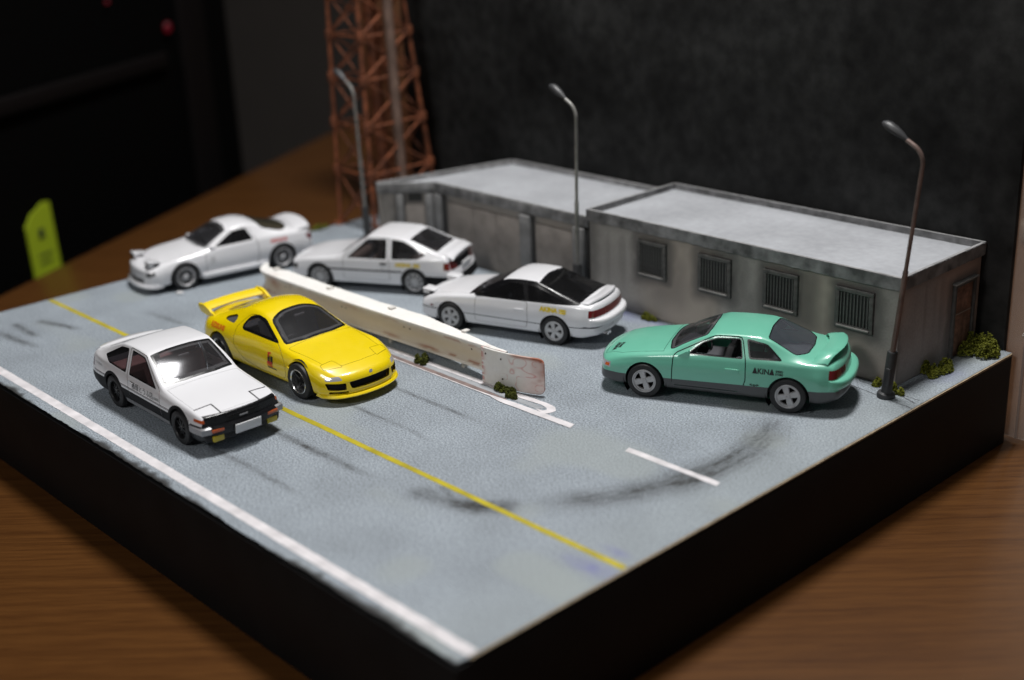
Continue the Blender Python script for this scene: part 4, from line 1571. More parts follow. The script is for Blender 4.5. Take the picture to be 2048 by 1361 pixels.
WHEELS = {}
MATS.update({
    'tyre': mat('tyre_rubber', (0.013, 0.013, 0.014), rough=0.55, var=0.2, vscale=12),
    'dark': mat('dark_plastic', (0.008, 0.008, 0.009), rough=0.55, spec=0.12),
    'black': mat('black_trim', (0.006, 0.006, 0.007), rough=0.25, spec=0.35, rvar=0.08),
    'palegap': mat('seam_pale', (0.20, 0.20, 0.21), rough=0.6),
    'seam': mat('panel_seam', (0.012, 0.012, 0.012), rough=0.8, spec=0.1),
    'silver': mat('rim_silver', (0.46, 0.46, 0.47), rough=0.42, metal=0.35, var=0.08, vscale=20),
    'rimgrey': mat('rim_grey', (0.52, 0.52, 0.53), rough=0.45, metal=0.3, var=0.08, vscale=20),
    'rimblack': mat('rim_black', (0.014, 0.014, 0.015), rough=0.35),
    'chrome': mat('rim_chrome', (0.72, 0.72, 0.72), rough=0.2, metal=0.9),
    'white': paint('paint_white', (0.74, 0.74, 0.765)),
    'yellow': paint('paint_yellow', (0.80, 0.60, 0.0)),
    'mint': paint('paint_mint', (0.15, 0.485, 0.35)),
    'greylow': paint('paint_grey_low', (0.055, 0.058, 0.06), coat=0.3, rough=0.4),
    'silverpaint': mat('bumper_silver', (0.30, 0.30, 0.31), rough=0.35, metal=0.5),
    'orange': mat('lens_orange', (0.50, 0.085, 0.012), rough=0.25, coat=0.8),
    'redlens': mat('lens_red', (0.15, 0.006, 0.008), rough=0.2, coat=1.0),
    'foglamp': mat('lens_yellow', (0.50, 0.40, 0.01), rough=0.3, coat=0.5),
    'lampclear': mat('lens_clear', (0.55, 0.55, 0.58), rough=0.15, metal=0.4, coat=1.0),
    'smoke': mat('lens_smoke', (0.10, 0.10, 0.10), rough=0.2, coat=1.0),
    'glass_clear': glass('window_glass', (0.93, 0.91, 0.95), haze=0.035, gl=0.13, ior=1.36),
    'glass_smoke': glass('window_glass_smoke', (0.60, 0.60, 0.64), haze=0.03, gl=0.05),
    'glass_pale': glass('window_glass_pale', (0.75, 0.76, 0.80), haze=0.10, gl=0.07, hcol=(0.42, 0.47, 0.56)),
    'glass_dark': glass('window_glass_dark', (0.10, 0.10, 0.11), haze=0.012),
    'glass_edge': glass('glass_edge', (0.6, 0.6, 0.63), haze=0.12, gl=0.08, hcol=(0.55, 0.55, 0.58)),
    'seat_dark': mat('seat_dark', (0.11, 0.11, 0.115), rough=0.7),
    'seat_brown': mat('seat_brown', (0.17, 0.078, 0.07), rough=0.7),
    'cabin_grey': mat('cabin_grey', (0.05, 0.05, 0.052), rough=0.6),
    'seat_tan': mat('seat_tan', (0.10, 0.07, 0.055), rough=0.7),
    'plate': mat('plate_white', (0.72, 0.72, 0.73), rough=0.5),
    'ink_black': mat('print_black', (0.012, 0.012, 0.014), rough=0.5),
    'ink_red': mat('print_red', (0.65, 0.03, 0.01), rough=0.5),
    'ink_redpale': mat('print_red_pale', (0.70, 0.13, 0.12), rough=0.5),
    'ink_yellow': mat('print_yellow', (0.72, 0.53, 0.0), rough=0.5),
})

def place(front, rear, lx, ly, wb):
    """root transform so that the local wheel contact (lx, ly) lands on front and (lx + wb, ly) on rear"""
    F, Rr = Vector(front), Vector(rear)
    d = Rr - F
    k = d.length / wb
    a = math.atan2(d.y, d.x)
    off = Vector((lx * math.cos(a) - ly * math.sin(a), lx * math.sin(a) + ly * math.cos(a))) * k
    o = F - off
    return (o.x, o.y, 0.0), a, k

def interior(root, spec, floor=0.30, belt=0.74, m=None, seats=(1.95, 0.36), dash_x=1.55, wheel_side=1, w=1.30, roof=1.2, mirror=None):
    m = m or MATS['seat_dark']
    x0, x1 = dash_x - 0.25, spec['cabin'][1]
    MB().box(((x0 + x1) / 2, 0, floor), (x1 - x0, w, 0.06)).box((dash_x - 0.12, 0, belt - 0.12), (0.35, w, 0.22), bevel=0.05).box(((seats[0] + 0.75 + x1) / 2 + 0.1, 0, floor + 0.22), (x1 - seats[0] - 0.75, w, 0.4), bevel=0.03).build('interior', MATS['cabin_grey'] if m is MATS['seat_dark'] else m, root)
    for sy in (-1, 1):
        y = sy * seats[1]
        rot = Matrix.Rotation(R(17), 3, 'Y')
        MB().box((seats[0], y, floor + 0.17), (0.5, 0.46, 0.16), bevel=0.05).box((seats[0] + 0.30, y, floor + 0.46), (0.13, 0.44, 0.52), rot, bevel=0.05).box((seats[0] + 0.40, y, floor + 0.78), (0.10, 0.24, 0.15), rot, bevel=0.04).build('seat', m, root)
    rot = Matrix.Rotation(R(65), 3, 'Y')
    c = Vector((dash_x + 0.20, wheel_side * seats[1], belt - 0.02))
    MB().tube([c + rot @ Vector((0.17 * math.cos(a), 0.17 * math.sin(a), 0)) for a in np.linspace(0, 2 * PI, 25)], 0.016, 6, cap=False).box(c, (0.06, 0.3, 0.02), rot, bevel=0.004).build('steering_wheel', MATS['dark'], root)
    if mirror:
        MB().box(mirror, (0.03, 0.22, 0.06), bevel=0.015).build('rear_view_mirror', MATS['smoke'], root)

def wheel_wells(root, xs, r, w_in, w_out):
    for x in xs:
        for sy in (-1, 1):
            mb = MB()
            pts = [(x + r * math.cos(a), 0.30 + r * math.sin(a)) for a in np.linspace(-0.2 * PI, 1.2 * PI, 22)]
            ring = []
            for yy in (w_out, w_in):
                ring.append([mb.bm.verts.new((p[0], sy * yy, p[1])) for p in pts])
            for i in range(len(pts) - 1):
                mb.bm.faces.new((ring[0][i], ring[0][i + 1], ring[1][i + 1], ring[1][i]))
            mb.bm.faces.new(ring[1])
            mb.build('wheel_well', MATS['dark'], root)

def arch(x, z, r, k=18):
    return [(x + r * math.cos(a), z + r * math.sin(a)) for a in np.linspace(0, PI, k)] + [(x - r, 0.0), (x + r, 0.0)]

def sill_line(zs, x0, x1):
    return [(x0, zs), (x1, zs)]

# ---- boxy hatchback (two of them: one black and white with flip-up lamps, one white)
BOX = dict(
    L=4.2, cabin=(1.35, 3.5), ns=96,
    prof=dict(
        zb=[(0, 0.22), (0.3, 0.19), (3.7, 0.19), (4.2, 0.26)],
        wb=[(0, 0.70), (0.3, 0.75), (3.8, 0.75), (4.2, 0.70)],
        wm=[(0, 0.765), (0.35, 0.80), (3.8, 0.81), (4.2, 0.77)],
        zm=[(0, 0.45), (4.2, 0.50)],
        ws=[(0, 0.735), (0.3, 0.765), (1.3, 0.785), (3.4, 0.785), (4.2, 0.73)],
        zs=[(0, 0.61), (0.3, 0.65), (1.3, 0.735), (2.3, 0.765), (3.3, 0.82), (4.0, 0.85), (4.2, 0.84)],
        wr=[(0, 0.70), (0.3, 0.735), (1.3, 0.735), (1.45, 0.73), (2.0, 0.635), (2.4, 0.615), (2.9, 0.615), (3.6, 0.65), (4.0, 0.68), (4.2, 0.67)],
        zr=[(0, 0.655), (0.3, 0.71), (1.3, 0.835), (1.39, 0.865), (1.49, 0.932), (1.74, 1.105), (1.98, 1.25), (2.08, 1.29), (2.4, 1.305), (2.85, 1.285), (3.02, 1.24), (3.85, 0.955), (4.05, 0.93), (4.2, 0.885)],
        zt=[(0, 0.665), (0.3, 0.725), (1.28, 0.862), (1.35, 0.89), (1.45, 0.965), (1.70, 1.142), (1.96, 1.278), (2.06, 1.315), (2.4, 1.33), (2.85, 1.31), (3.02, 1.265), (3.85, 0.98), (4.05, 0.955), (4.2, 0.915)],
    ),
    radii=(0.05, 0.12, 0.04, 0.04), front=(0.13, 0.8, 0.16, 0.6), rear=(0.10, 0.7, 0.36, 0.5), rf=0.035, rr=0.04,
)

def boxy(label, group, front, rear, nose, wheels, side_seen):
    c = Car(BOX)
    mats_seam = MATS['seam'] if nose == 'flip' else MATS['palegap']
    mats_trim = MATS['black'] if nose == 'flip' else MATS['white']
    xf, xr, r = 0.80, 3.20, 0.305
    ty = 0.785
    loc, a, k = place(front, rear, xf, ty * side_seen, 2.4)
    root = thing('model_car', label, 'model car', loc, a, k, group)
    panda = nose == 'flip'
    paintm = MATS['white']
    mats = dict(fine_seam=MATS['palegap'], body=paintm, lower_panel=MATS['dark'], rocker=MATS['silverpaint'], door=paintm, bonnet=paintm, tailgate=paintm, seam=mats_seam, window_trim=MATS['black'], windscreen=MATS['glass_clear'], door_window=MATS['glass_smoke'], quarter_window=MATS['glass_smoke'], rear_window=MATS['glass_smoke'],
                headlamp_lid=paintm, headlamp_seam=MATS['black'], front_panel=MATS['black'], bumper=MATS['black'], indicator=MATS['orange'], side_marker=MATS['orange'], bumper_corner=MATS['silverpaint'], tail_lamp=MATS['redlens'], tail_panel=MATS['dark'], side_moulding=MATS['black'], headlamp=MATS['lampclear'], fog_lamp=MATS['foglamp'], stripe=MATS['ink_black'], door_handle=MATS['dark'])
    YB = 0.69
    c.slice_y(YB, -1, 0.6)
    c.slice_y(YB, 3.7, 9)
    out = lambda q: abs(q.y) > YB
    # lower two-tone
    if panda:
        c.cut('lower_panel', [(0.40, 0.0), (4.3, 0.0), (4.3, 0.505), (0.40, 0.485)], 'y')
        c.cut('rocker', [(1.2, 0.215), (2.82, 0.215), (2.82, 0.30), (1.2, 0.30)], 'y')
        c.cut('stripe', [(0.45, 0.515), (3.95, 0.545), (3.95, 0.580), (0.45, 0.550)], 'y')
        c.cut('body', [(0.45, 0.526), (3.95, 0.556), (3.95, 0.564), (0.45, 0.534)], 'y')
    # door and glass
    c.panel('door', round_poly([(1.42, 0.30), (2.60, 0.30), (2.60, 0.86), (2.58, 1.285), (2.02, 1.272), (1.42, 0.815)], 0.05), 'y', only=None, gap=0.011)
    if panda:
        c.cut('lower_panel', [(1.432, 0.312), (2.588, 0.312), (2.588, 0.495), (1.432, 0.49)], 'y')
        c.cut('stripe', [(1.432, 0.525), (2.588, 0.533), (2.588, 0.568), (1.432, 0.560)], 'y')
        c.cut('door', [(1.432, 0.536), (2.588, 0.544), (2.588, 0.552), (1.432, 0.544)], 'y')
    else:
        c.cut('side_moulding', [(0.98, 0.50), (2.90, 0.515), (2.90, 0.555), (0.98, 0.54)], 'y')
        c.wrap('lower_panel', 0.0, 0.47, YB, 3.5, front=False)
        c.wrap('lower_panel', 0.0, 0.29, YB, 0.5)
    c.window('door_window', round_poly([(1.53, 0.80), (2.53, 0.81), (2.51, 1.245), (2.04, 1.232)], 0.03), 'y', trim=0.024)
    c.window('quarter_window', round_poly([(2.655, 0.815), (3.30, 0.845), (3.50, 0.95), (2.93, 1.215), (2.65, 1.245)], 0.035), 'y', trim=0.024)
    c.window('windscreen', round_poly([(1.395, -0.675), (1.345, -0.3), (1.345, 0.3), (1.395, 0.675), (1.985, 0.585), (2.00, 0.25), (2.00, -0.25), (1.985, -0.585)], 0.025), 'z', trim=0.045)
    c.cut('tailgate', round_poly([(2.93, -0.60), (4.1, -0.64), (4.1, 0.64), (2.93, 0.60)], 0.05), 'z')
    c.window('rear_window', round_poly([(3.05, -0.53), (3.72, -0.55), (3.72, 0.55), (3.05, 0.53)], 0.05), 'z', trim=0.03)
    c.panel('bonnet', [(0.10, -0.70), (1.28, -0.69), (1.28, 0.69), (0.10, 0.70)], 'z', gap=0.006, seam='fine_seam')
    # nose
    if panda:
        for sg in (-1, 1):
            c.cut('headlamp_seam', [(0.06, sg * 0.36), (0.40, sg * 0.36), (0.40, sg * 0.70), (0.06, sg * 0.70)], 'z')
            c.cut('headlamp_lid', [(0.085, sg * 0.386), (0.374, sg * 0.386), (0.374, sg * 0.72), (0.085, sg * 0.72)], 'z')
        c.wrap('front_panel', 0.515, 0.672, YB, 0.10)
        c.wrap('bumper', 0.0, 0.515, YB, 0.42)
        c.cut('side_marker', [(-0.1, 0.555), (0.30, 0.575), (0.30, 0.625), (-0.1, 0.615)], 'y', lim=out)
    else:
        c.cut('front_panel', [(-0.40, 0.47), (0.40, 0.47), (0.40, 0.60), (-0.40, 0.60)], 'f')
        for sg in (-1, 1):
            c.cut('headlamp', [(sg * 0.42, 0.47), (sg * 0.68, 0.47), (sg * 0.68, 0.60), (sg * 0.42, 0.60)], 'f')
        c.cut('side_marker', [(-0.1, 0.46), (0.24, 0.475), (0.24, 0.585), (-0.1, 0.575)], 'y', lim=out)
        mats['side_marker'] = MATS['smoke']
    # tail
    c.cut('tail_panel', [(-0.69, 0.61), (0.69, 0.61), (0.69, 0.80), (-0.69, 0.80)], 'r', lim=lambda q: abs(q.y) < YB)
    c.wrap('tail_lamp', 0.62, 0.79, YB, 3.93, front=False, y_in=0.42)
    if not panda:
        c.cut('lower_panel', [(-0.9, 0.0), (0.9, 0.0), (0.9, 0.46), (-0.9, 0.46)], 'r')
    for x in (xf, xr):
        if panda:
            c.cut('lower_panel', arch(x, 0.30, 0.405), 'y', lim=lambda v: abs(v.y) > 0.3)
        c.cut('hole', arch(x, 0.30, 0.345), 'y', lim=lambda v: abs(v.y) > 0.3)
    letters = []
    objs = c.emit_parts(root, mats, dict(seam=0.015, front_panel=0.0, headlamp_seam=0.004, windscreen=0.006, door_window=0.006, quarter_window=0.006, rear_window=0.006), split=('door', 'door_window', 'quarter_window', 'headlamp_lid', 'indicator', 'side_marker', 'tail_lamp', 'headlamp', 'bumper_corner', 'rocker', 'side_moulding'),
                        nest={'door_window': 'door'})
    c.bm = None
    # extras
    for sy in (-1, 1):
        y = c.surf_y(2.46, 0.70, sy)
        d = objs['door|r' if sy > 0 else 'door|l']
        MB().box((2.45, y + sy * 0.006, 0.70), (0.17, 0.022, 0.04), bevel=0.008).build('door_handle', MATS['chrome'] if panda else MATS['dark'], d)
    if panda:
        # protruding bumper bar, silver at the wrapped ends
        def bar(y0, y1, n, m, name):
            rings = []
            for y in np.linspace(y0, y1, n):
                x0 = c.surf_x(max(-0.755, min(0.755, y)), 0.42)
                e = min(1, (0.79 - abs(y)) / 0.05)
                t = 0.03 + 0.04 * max(0, e)
                rings.append([(x0 + 0.05, y, 0.335), (x0 - t + 0.015, y, 0.34), (x0 - t, y, 0.365), (x0 - t - 0.006, y, 0.47), (x0 - t + 0.02, y, 0.50), (x0 + 0.06, y, 0.505)])
            return MB().loft(rings).build(name, m, root)
        bar(-0.62, 0.62, 25, MATS['black'], 'bumper_bar')
        for sy in (-1, 1):
            rings = []
            for q in np.linspace(0, 1, 12):
                if q < 0.35:
                    y = 0.622 + (0.735 - 0.622) * q / 0.35
                    x0 = c.surf_x(sy * y, 0.42) - 0.055
                else:
                    x0 = c.surf_x(sy * 0.735, 0.42) - 0.055 + (0.46 - c.surf_x(sy * 0.735, 0.42)) * (q - 0.35) / 0.65
                    y = c.surf_y(max(x0 + 0.05, 0.16), 0.42, 1) + 0.028
                rings.append([(x0, sy * y, 0.375), (x0, sy * y, 0.475), (x0 + 0.03, sy * (y - 0.05), 0.495), (x0 + 0.03, sy * (y - 0.05), 0.36)])
            MB().loft(rings).build('bumper_corner', MATS['silverpaint'], root)
            MB().box((c.surf_x(sy * 0.53, 0.42) - 0.073, sy * 0.53, 0.435), (0.022, 0.22, 0.055), Matrix.Rotation(R(-7 * sy), 3, 'Z'), bevel=0.006).build('indicator', MATS['orange'], root)
        px = c.surf_x(0, 0.42)
        MB().box((px - 0.105, 0, 0.385), (0.02, 0.50, 0.17), Matrix.Rotation(R(-8), 3, 'Y'), bevel=0.008).build('number_plate', MATS['plate'], root)
        for sg in (-1, 1):
            MB().box((c.surf_x(sg * 0.52, 0.32) - 0.012, sg * 0.52, 0.285), (0.06, 0.20, 0.105), bevel=0.012).build('fog_lamp', MATS['foglamp'], root)
        for z in (0.60,):
            MB().box((c.surf_x(0.0, z) - 0.006, 0, z), (0.02, 0.66, 0.018), bevel=0.004).build('grille_bar', MATS['dark'], root)
        MB().box((c.surf_x(0.0, 0.56) - 0.01, 0.0, 0.555), (0.014, 0.16, 0.03), bevel=0.004).build('badge', MATS['silverpaint'], root)
        for sy in (-1, 1):
            MB().box((xr + 0.33, sy * 0.68, 0.26), (0.02, 0.18, 0.22), bevel=0.006).build('mud_flap', MATS['dark'], root)
        d = objs['door|r']
        c.lettering('藤原とうふ店', 2.04, 0.635, 0.105, 1, MATS['ink_black'], d, width=0.78)
        c.lettering('(自家用)', 1.55, 0.615, 0.05, 1, MATS['ink_black'], d, width=0.19)
        c.lettering('藤原とうふ店', 2.04, 0.635, 0.105, -1, MATS['ink_black'], objs['door|l'], width=0.78)
        c.lettering('TRUENO', 3.72, 0.72, 0.045, 1, MATS['silverpaint'], objs['body'], width=0.30)
        interior(root, BOX, m=MATS['seat_brown'], mirror=(1.88, 0.0, 1.13))
    else:
        for sy in (-1, 1):
            c.lettering('AKINA', 2.95 - sy * 0.0 + (0.0), 0.70, 0.085, sy, MATS['ink_yellow'], objs['body'], width=0.42, bold=0.007)
            c.lettering('SPEED\nSTARS', 2.95 + (0.33 if sy < 0 else -0.33), 0.70, 0.034, sy, MATS['ink_yellow'], objs['body'], width=0.17, bold=0.004)
        MB().box((c.surf_x(0, 0.55, False) + 0.008, 0, 0.62), (0.03, 0.5, 0.14), bevel=0.01).build('number_plate', MATS['plate'], root)
        interior(root, BOX, m=MATS['seat_tan'], mirror=(1.88, 0.0, 1.13))
    # small lip along the tail edge
    rings = []
    for x, h in ((3.84, 0.0), (3.92, 0.018), (4.08, 0.032), (4.13, 0.0)):
        rings.append([(x, y, c.surf_z(min(x, 4.02), y) + h - (0.012 if h == 0 else 0)) for y in np.linspace(-0.64, 0.64, 15)])
    MB().loft(rings, closed=False, cap=False).build('tail_spoiler', paintm, root)
    wheel_wells(root, (xf, xr), 0.375, 0.42, 0.745)
    st, rm, hm, lp = wheels
    for x in (xf, xr):
        for sy in (-1, 1):
            wheel(root, x, sy * (ty - 0.085), sy, r, st, rm, hm, lp)
    return root

boxy('white hatchback with black lower half and closed flip-up lamps nearest the camera', 'model cars on the road', (-8.40, 1.04), (-10.83, 1.07), 'flip', ('eight', MATS['rimblack'], MATS['rimblack'], MATS['rimblack']), 1)
boxy('all white hatchback with black rear bumper parked left of the garage front', 'model cars on the road', (-13.72, 7.72), (-11.62, 8.845), 'fixed', ('turbine', MATS['rimgrey'], MATS['rimgrey'], MATS['rimgrey']), -1)

# ---- coupe and fastback sharing one nose
def silv(kind):
    fast = kind == 'fast'
    L = 4.47
    dx = 0.0 if fast else -0.13
    dh = 0.0 if fast else 0.022
    zt = [(0, 0.595), (0.05, 0.63), (0.3, 0.735), (0.8, 0.825), (1.40 + dx, 0.905), (1.48 + dx, 0.935), (1.6 + dx, 1.0), (2.10 + dx, 1.225 - dh), (2.24 + dx, 1.262 - dh), (2.55, 1.28 - dh)]
    zr = [(0, 0.58), (0.05, 0.61), (0.3, 0.70), (0.8, 0.79), (1.40 + dx, 0.865), (1.55 + dx, 0.90), (1.7 + dx, 0.98), (2.12 + dx, 1.185 - dh), (2.28 + dx, 1.228 - dh), (2.6, 1.245 - dh)]
    if fast:
        L = 4.40
        zt += [(2.85, 1.272), (3.02, 1.235), (3.5, 1.095), (3.93, 0.955), (4.10, 0.925), (4.31, 0.92), (4.40, 0.885)]
        zr += [(2.9, 1.232), (3.12, 1.165), (3.55, 1.02), (3.95, 0.925), (4.10, 0.90), (4.31, 0.89), (4.40, 0.85)]
    else:
        L = 4.30
        zt += [(2.85, 1.253), (3.0, 1.224), (3.1, 1.19), (3.58, 0.985), (3.70, 0.955), (4.0, 0.94), (4.22, 0.925), (4.30, 0.885)]
        zr += [(2.85, 1.217), (3.05, 1.175), (3.2, 1.11), (3.66, 0.93), (3.78, 0.912), (4.0, 0.90), (4.22, 0.885), (4.30, 0.845)]
    E = L - 4.47
    return dict(
        L=L, cabin=(1.5, 3.6), ns=104,
        prof=dict(
            zb=[(0, 0.22), (0.4, 0.19), (3.9, 0.19), (4.47 + E, 0.28)],
            wb=[(0, 0.66), (0.4, 0.76), (4.0 + E, 0.76), (4.47 + E, 0.68)],
            wm=[(0, 0.725), (0.15, 0.77), (0.5, 0.82), (1.0, 0.845), (3.9, 0.845), (4.3 + E, 0.80), (4.47 + E, 0.765)],
            zm=[(0, 0.43), (0.5, 0.50), (4.0 + E, 0.56), (4.47 + E, 0.56)],
            ws=[(0, 0.67), (0.15, 0.71), (0.5, 0.755), (1.0, 0.785), (2.2, 0.785), (3.5, 0.79), (4.2 + E, 0.745), (4.47 + E, 0.69)],
            zs=[(0, 0.545), (0.2, 0.615), (0.5, 0.70), (0.9, 0.765), (1.5, 0.81), (2.5, 0.835), (3.5, 0.865), (4.2 + E, 0.855), (4.47 + E, 0.815)],
            wr=[(0, 0.56), (0.15, 0.60), (0.5, 0.65), (1.4 + dx, 0.675), (1.6 + dx, 0.665), (2.2 + dx, 0.60), (2.9, 0.59), (3.3, 0.61), (3.75, 0.635), (4.2 + E, 0.64), (4.47 + E, 0.58)],
            zr=zr, zt=zt),
        radii=(0.06, 0.14, 0.05, 0.05), front=(0.26, 0.9, 0.10, 0.5), rear=(0.20, 0.7, 0.14, 0.55), rf=0.06, rr=0.07)

def silvia(kind, label, group, front, rear, paintm, wheels, side_seen=-1):
    fast = kind == 'fast'
    sp = silv(kind)
    E = sp['L'] - 4.47
    c = Car(sp)
    YB = 0.62
    c.slice_y(YB, -1, 0.7)
    c.slice_y(YB, 3.95, 9)
    out = lambda q: abs(q.y) > YB
    xf, xr, r = 0.93, 3.405, 0.305
    ty = 0.825
    loc, a, k = place(front, rear, xf, ty * side_seen, 2.475)
    root = thing('model_car', label, 'model car', loc, a, k, group)
    gls = MATS['glass_dark'] if fast else MATS['glass_smoke']
    mats = dict(body=paintm, lower_panel=MATS['greylow'], door=paintm, bonnet=paintm, seam=MATS['seam'], window_trim=MATS['black'], windscreen=gls, door_window=gls, quarter_window=gls, rear_window=gls, pillar=MATS['black'], headlamp=MATS['lampclear'], indicator=MATS['orange'], grille=MATS['dark'], tail_lamp=MATS['redlens'], side_moulding=MATS['black'], lamp_pocket=MATS['dark'], boot_lid=paintm, bumper_seam=MATS['seam'], side_marker=MATS['redlens'])
    if not fast:
        c.cut('lower_panel', [(-0.3, 0.0), (4.8, 0.0), (4.8, 0.43), (3.9, 0.435), (1.2, 0.395), (-0.3, 0.40)], 'y')
        c.cut('lower_panel', [(-0.9, 0.0), (0.9, 0.0), (0.9, 0.40), (-0.9, 0.40)], 'f')
        c.cut('lower_panel', [(-0.9, 0.0), (0.9, 0.0), (0.9, 0.43), (-0.9, 0.43)], 'r')
    else:
        c.cut('side_moulding', [(0.0, 0.445), (0.62, 0.435), (1.3, 0.425), (3.1, 0.405), (3.75, 0.42), (4.6, 0.445), (4.6, 0.463), (3.75, 0.438), (3.1, 0.423), (1.3, 0.443), (0.62, 0.453), (0.0, 0.463)], 'y')
        c.cut('side_moulding', [(-0.8, 0.445), (0.8, 0.445), (0.8, 0.463), (-0.8, 0.463)], 'r')
    door = round_poly([(1.40, 0.275), (2.60, 0.27), (2.70, 0.50), (2.69, 0.845), (2.595, 1.212), (2.12, 1.192), (1.43, 0.845)], 0.07)
    door_l = door
    if fast:
        # black pillars: the whole glasshouse band is dark
        c.cut('pillar', [(1.50, 0.835), (2.4, 0.852), (3.4, 0.868), (3.93, 0.885), (3.88, 0.985), (3.1, 1.18), (2.85, 1.25), (2.3, 1.245), (2.1, 1.20), (1.5, 0.90)], 'y')
        c.cut('pillar', round_poly([(1.36, -0.72), (1.36, 0.72), (2.13, 0.62), (2.16, 0.0), (2.13, -0.62)], 0.03), 'z')
        c.cut('pillar', round_poly([(2.98, -0.70), (2.90, 0.0), (2.98, 0.70), (3.95, 0.70), (3.95, -0.70)], 0.03), 'z')
        c.panel('door', round_poly([(1.52, 0.285), (2.74, 0.28), (2.80, 0.50), (2.78, 0.86), (1.55, 0.842)], 0.05), 'y', gap=0.009, only=('body', 'side_moulding', 'seam', 'door'))
        c.cut('side_moulding', [(1.53, 0.4215), (2.79, 0.4075), (2.79, 0.4255), (1.53, 0.4395)], 'y', only=('door',))
        c.cut('door_window', round_poly([(1.74, 0.875), (2.70, 0.885), (2.62, 1.17), (2.30, 1.165)], 0.03), 'y')
        c.cut('quarter_window', round_poly([(2.80, 0.892), (3.62, 0.91), (2.95, 1.14), (2.74, 1.165)], 0.03), 'y')
        c.cut('windscreen', round_poly([(1.50, -0.60), (1.45, 0.0), (1.50, 0.60), (2.08, 0.50), (2.10, 0.0), (2.08, -0.50)], 0.03), 'z')
        c.cut('rear_window', round_poly([(3.03, -0.50), (2.99, 0.0), (3.03, 0.50), (3.84, 0.57), (3.88, 0.0), (3.84, -0.57)], 0.04), 'z')
    else:
        c.panel('door', door, 'y', gap=0.017)
        c.cut('lower_panel', [(1.413, 0.286), (2.60, 0.283), (2.675, 0.418), (1.413, 0.396)], 'y')
        c.window('door_window', round_poly([(1.66, 0.858), (2.635, 0.868), (2.57, 1.18), (2.17, 1.16), (1.92, 1.07)], 0.04), 'y', trim=0.014)
        c.window('quarter_window', round_poly([(2.735, 0.878), (3.30, 0.895), (3.02, 1.125), (2.66, 1.187)], 0.045), 'y', trim=0.028)
        c.window('windscreen', round_poly([(1.36, -0.67), (1.28, -0.3), (1.28, 0.3), (1.36, 0.67), (1.98, 0.57), (2.02, 0.25), (2.02, -0.25), (1.98, -0.57)], 0.05), 'z', trim=0.02)
        c.window('rear_window', round_poly([(3.00, -0.54), (2.97, 0.0), (3.00, 0.54), (3.50, 0.635), (3.66, 0.42), (3.70, 0.0), (3.66, -0.42), (3.50, -0.635)], 0.06), 'z', trim=0.02)
    c.panel('bonnet', [(0.14, -0.50), (0.5, -0.665), (1.38 + (0 if fast else -0.13), -0.70), (1.38 + (0 if fast else -0.13), 0.70), (0.5, 0.665), (0.14, 0.50)], 'z', gap=0.007)
    if not fast:
        c.wrap('headlamp', 0.47, 0.565, YB, 0.30, y_in=0.36)
        c.cut('indicator', [(0.18, 0.485), (0.27, 0.49), (0.28, 0.54), (0.20, 0.535)], 'y', lim=out)
        c.cut('grille', [(-0.34, 0.47), (0.34, 0.47), (0.34, 0.56), (-0.34, 0.56)], 'f')
    else:
        for sg in (-1, 1):
            c.cut('lamp_pocket', [(0.10, sg * 0.34), (0.42, sg * 0.36), (0.42, sg * 0.66), (0.16, sg * 0.62)], 'z')
        c.cut('grille', [(-0.6, 0.25), (0.6, 0.25), (0.6, 0.36), (-0.6, 0.36)], 'f')
        c.cut('side_marker', [(0.42, 0.49), (0.50, 0.49), (0.50, 0.525), (0.42, 0.525)], 'y')
    # tail lamps
    if fast:
        c.wrap('tail_lamp', 0.655, 0.80, YB, 4.22 + E, front=False)
    else:
        c.wrap('tail_lamp', 0.645, 0.795, YB, 4.22 + E, front=False, y_in=0.30)
    for x in (xf, xr):
        c.cut('hole', arch(x, 0.30, 0.35), 'y', lim=lambda v: abs(v.y) > 0.3)
    if not fast:
        mats['door_window'] = MATS['glass_clear']
        mats['rear_window'] = MATS['glass_pale']
    objs = c.emit_parts(root, mats, dict(seam=0.016, windscreen=0.004, rear_window=0.004, quarter_window=0.004, door_window=0.004, lamp_pocket=0.02),
                        split=('door', 'door_window', 'quarter_window', 'headlamp', 'indicator', 'tail_lamp', 'lamp_pocket', 'side_marker') if not fast else ('door', 'door_window', 'quarter_window', 'lamp_pocket', 'side_marker'), nest={'door_window': 'door'},
                        hide=('hole',) if fast else ('hole', 'door_window'))
    # bumper roll at the tail
    mb = MB()
    rings = []
    for y in np.linspace(-0.775, 0.775, 31):
        x0 = c.surf_x(y * 0.985, 0.52, False)
        e = abs(y) / 0.775
        t = 0.095 * (1 - e ** 7) + 0.015
        sq = lambda w: math.copysign(abs(w) ** 0.55, w)
        rings.append([(x0 - 0.06 + (t + 0.06) * sq(max(0, math.cos(q))) + (0 if math.cos(q) > 0 else 0.06 * math.cos(q)), y, 0.545 + 0.085 * sq(math.sin(q))) for q in np.linspace(0, 2 * PI, 18, endpoint=False)])
    mb.loft(rings).build('rear_bumper', paintm, root)
    ends = []
    # door handles and mirrors
    for sy in (-1, 1):
        d = objs['door|r' if sy > 0 else 'door|l']
        hx = 2.60 if fast else 2.46
        y = c.surf_y(hx, 0.66, sy)
        MB().box((hx, y + sy * 0.004, 0.655), (0.24, 0.020, 0.075), bevel=0.009).build('door_handle', paintm, d)
        if not fast:
            y = c.surf_y(1.62, 0.86, sy)
            mb = MB()
            mb.prism([(1.46, 0.775), (1.70, 0.775), (1.73, 0.83), (1.70, 0.935), (1.65, 0.90), (1.54, 0.835)], y - sy * 0.07, y + sy * 0.03, axis='y', bevel=0.015).build('door_mirror', paintm, d)
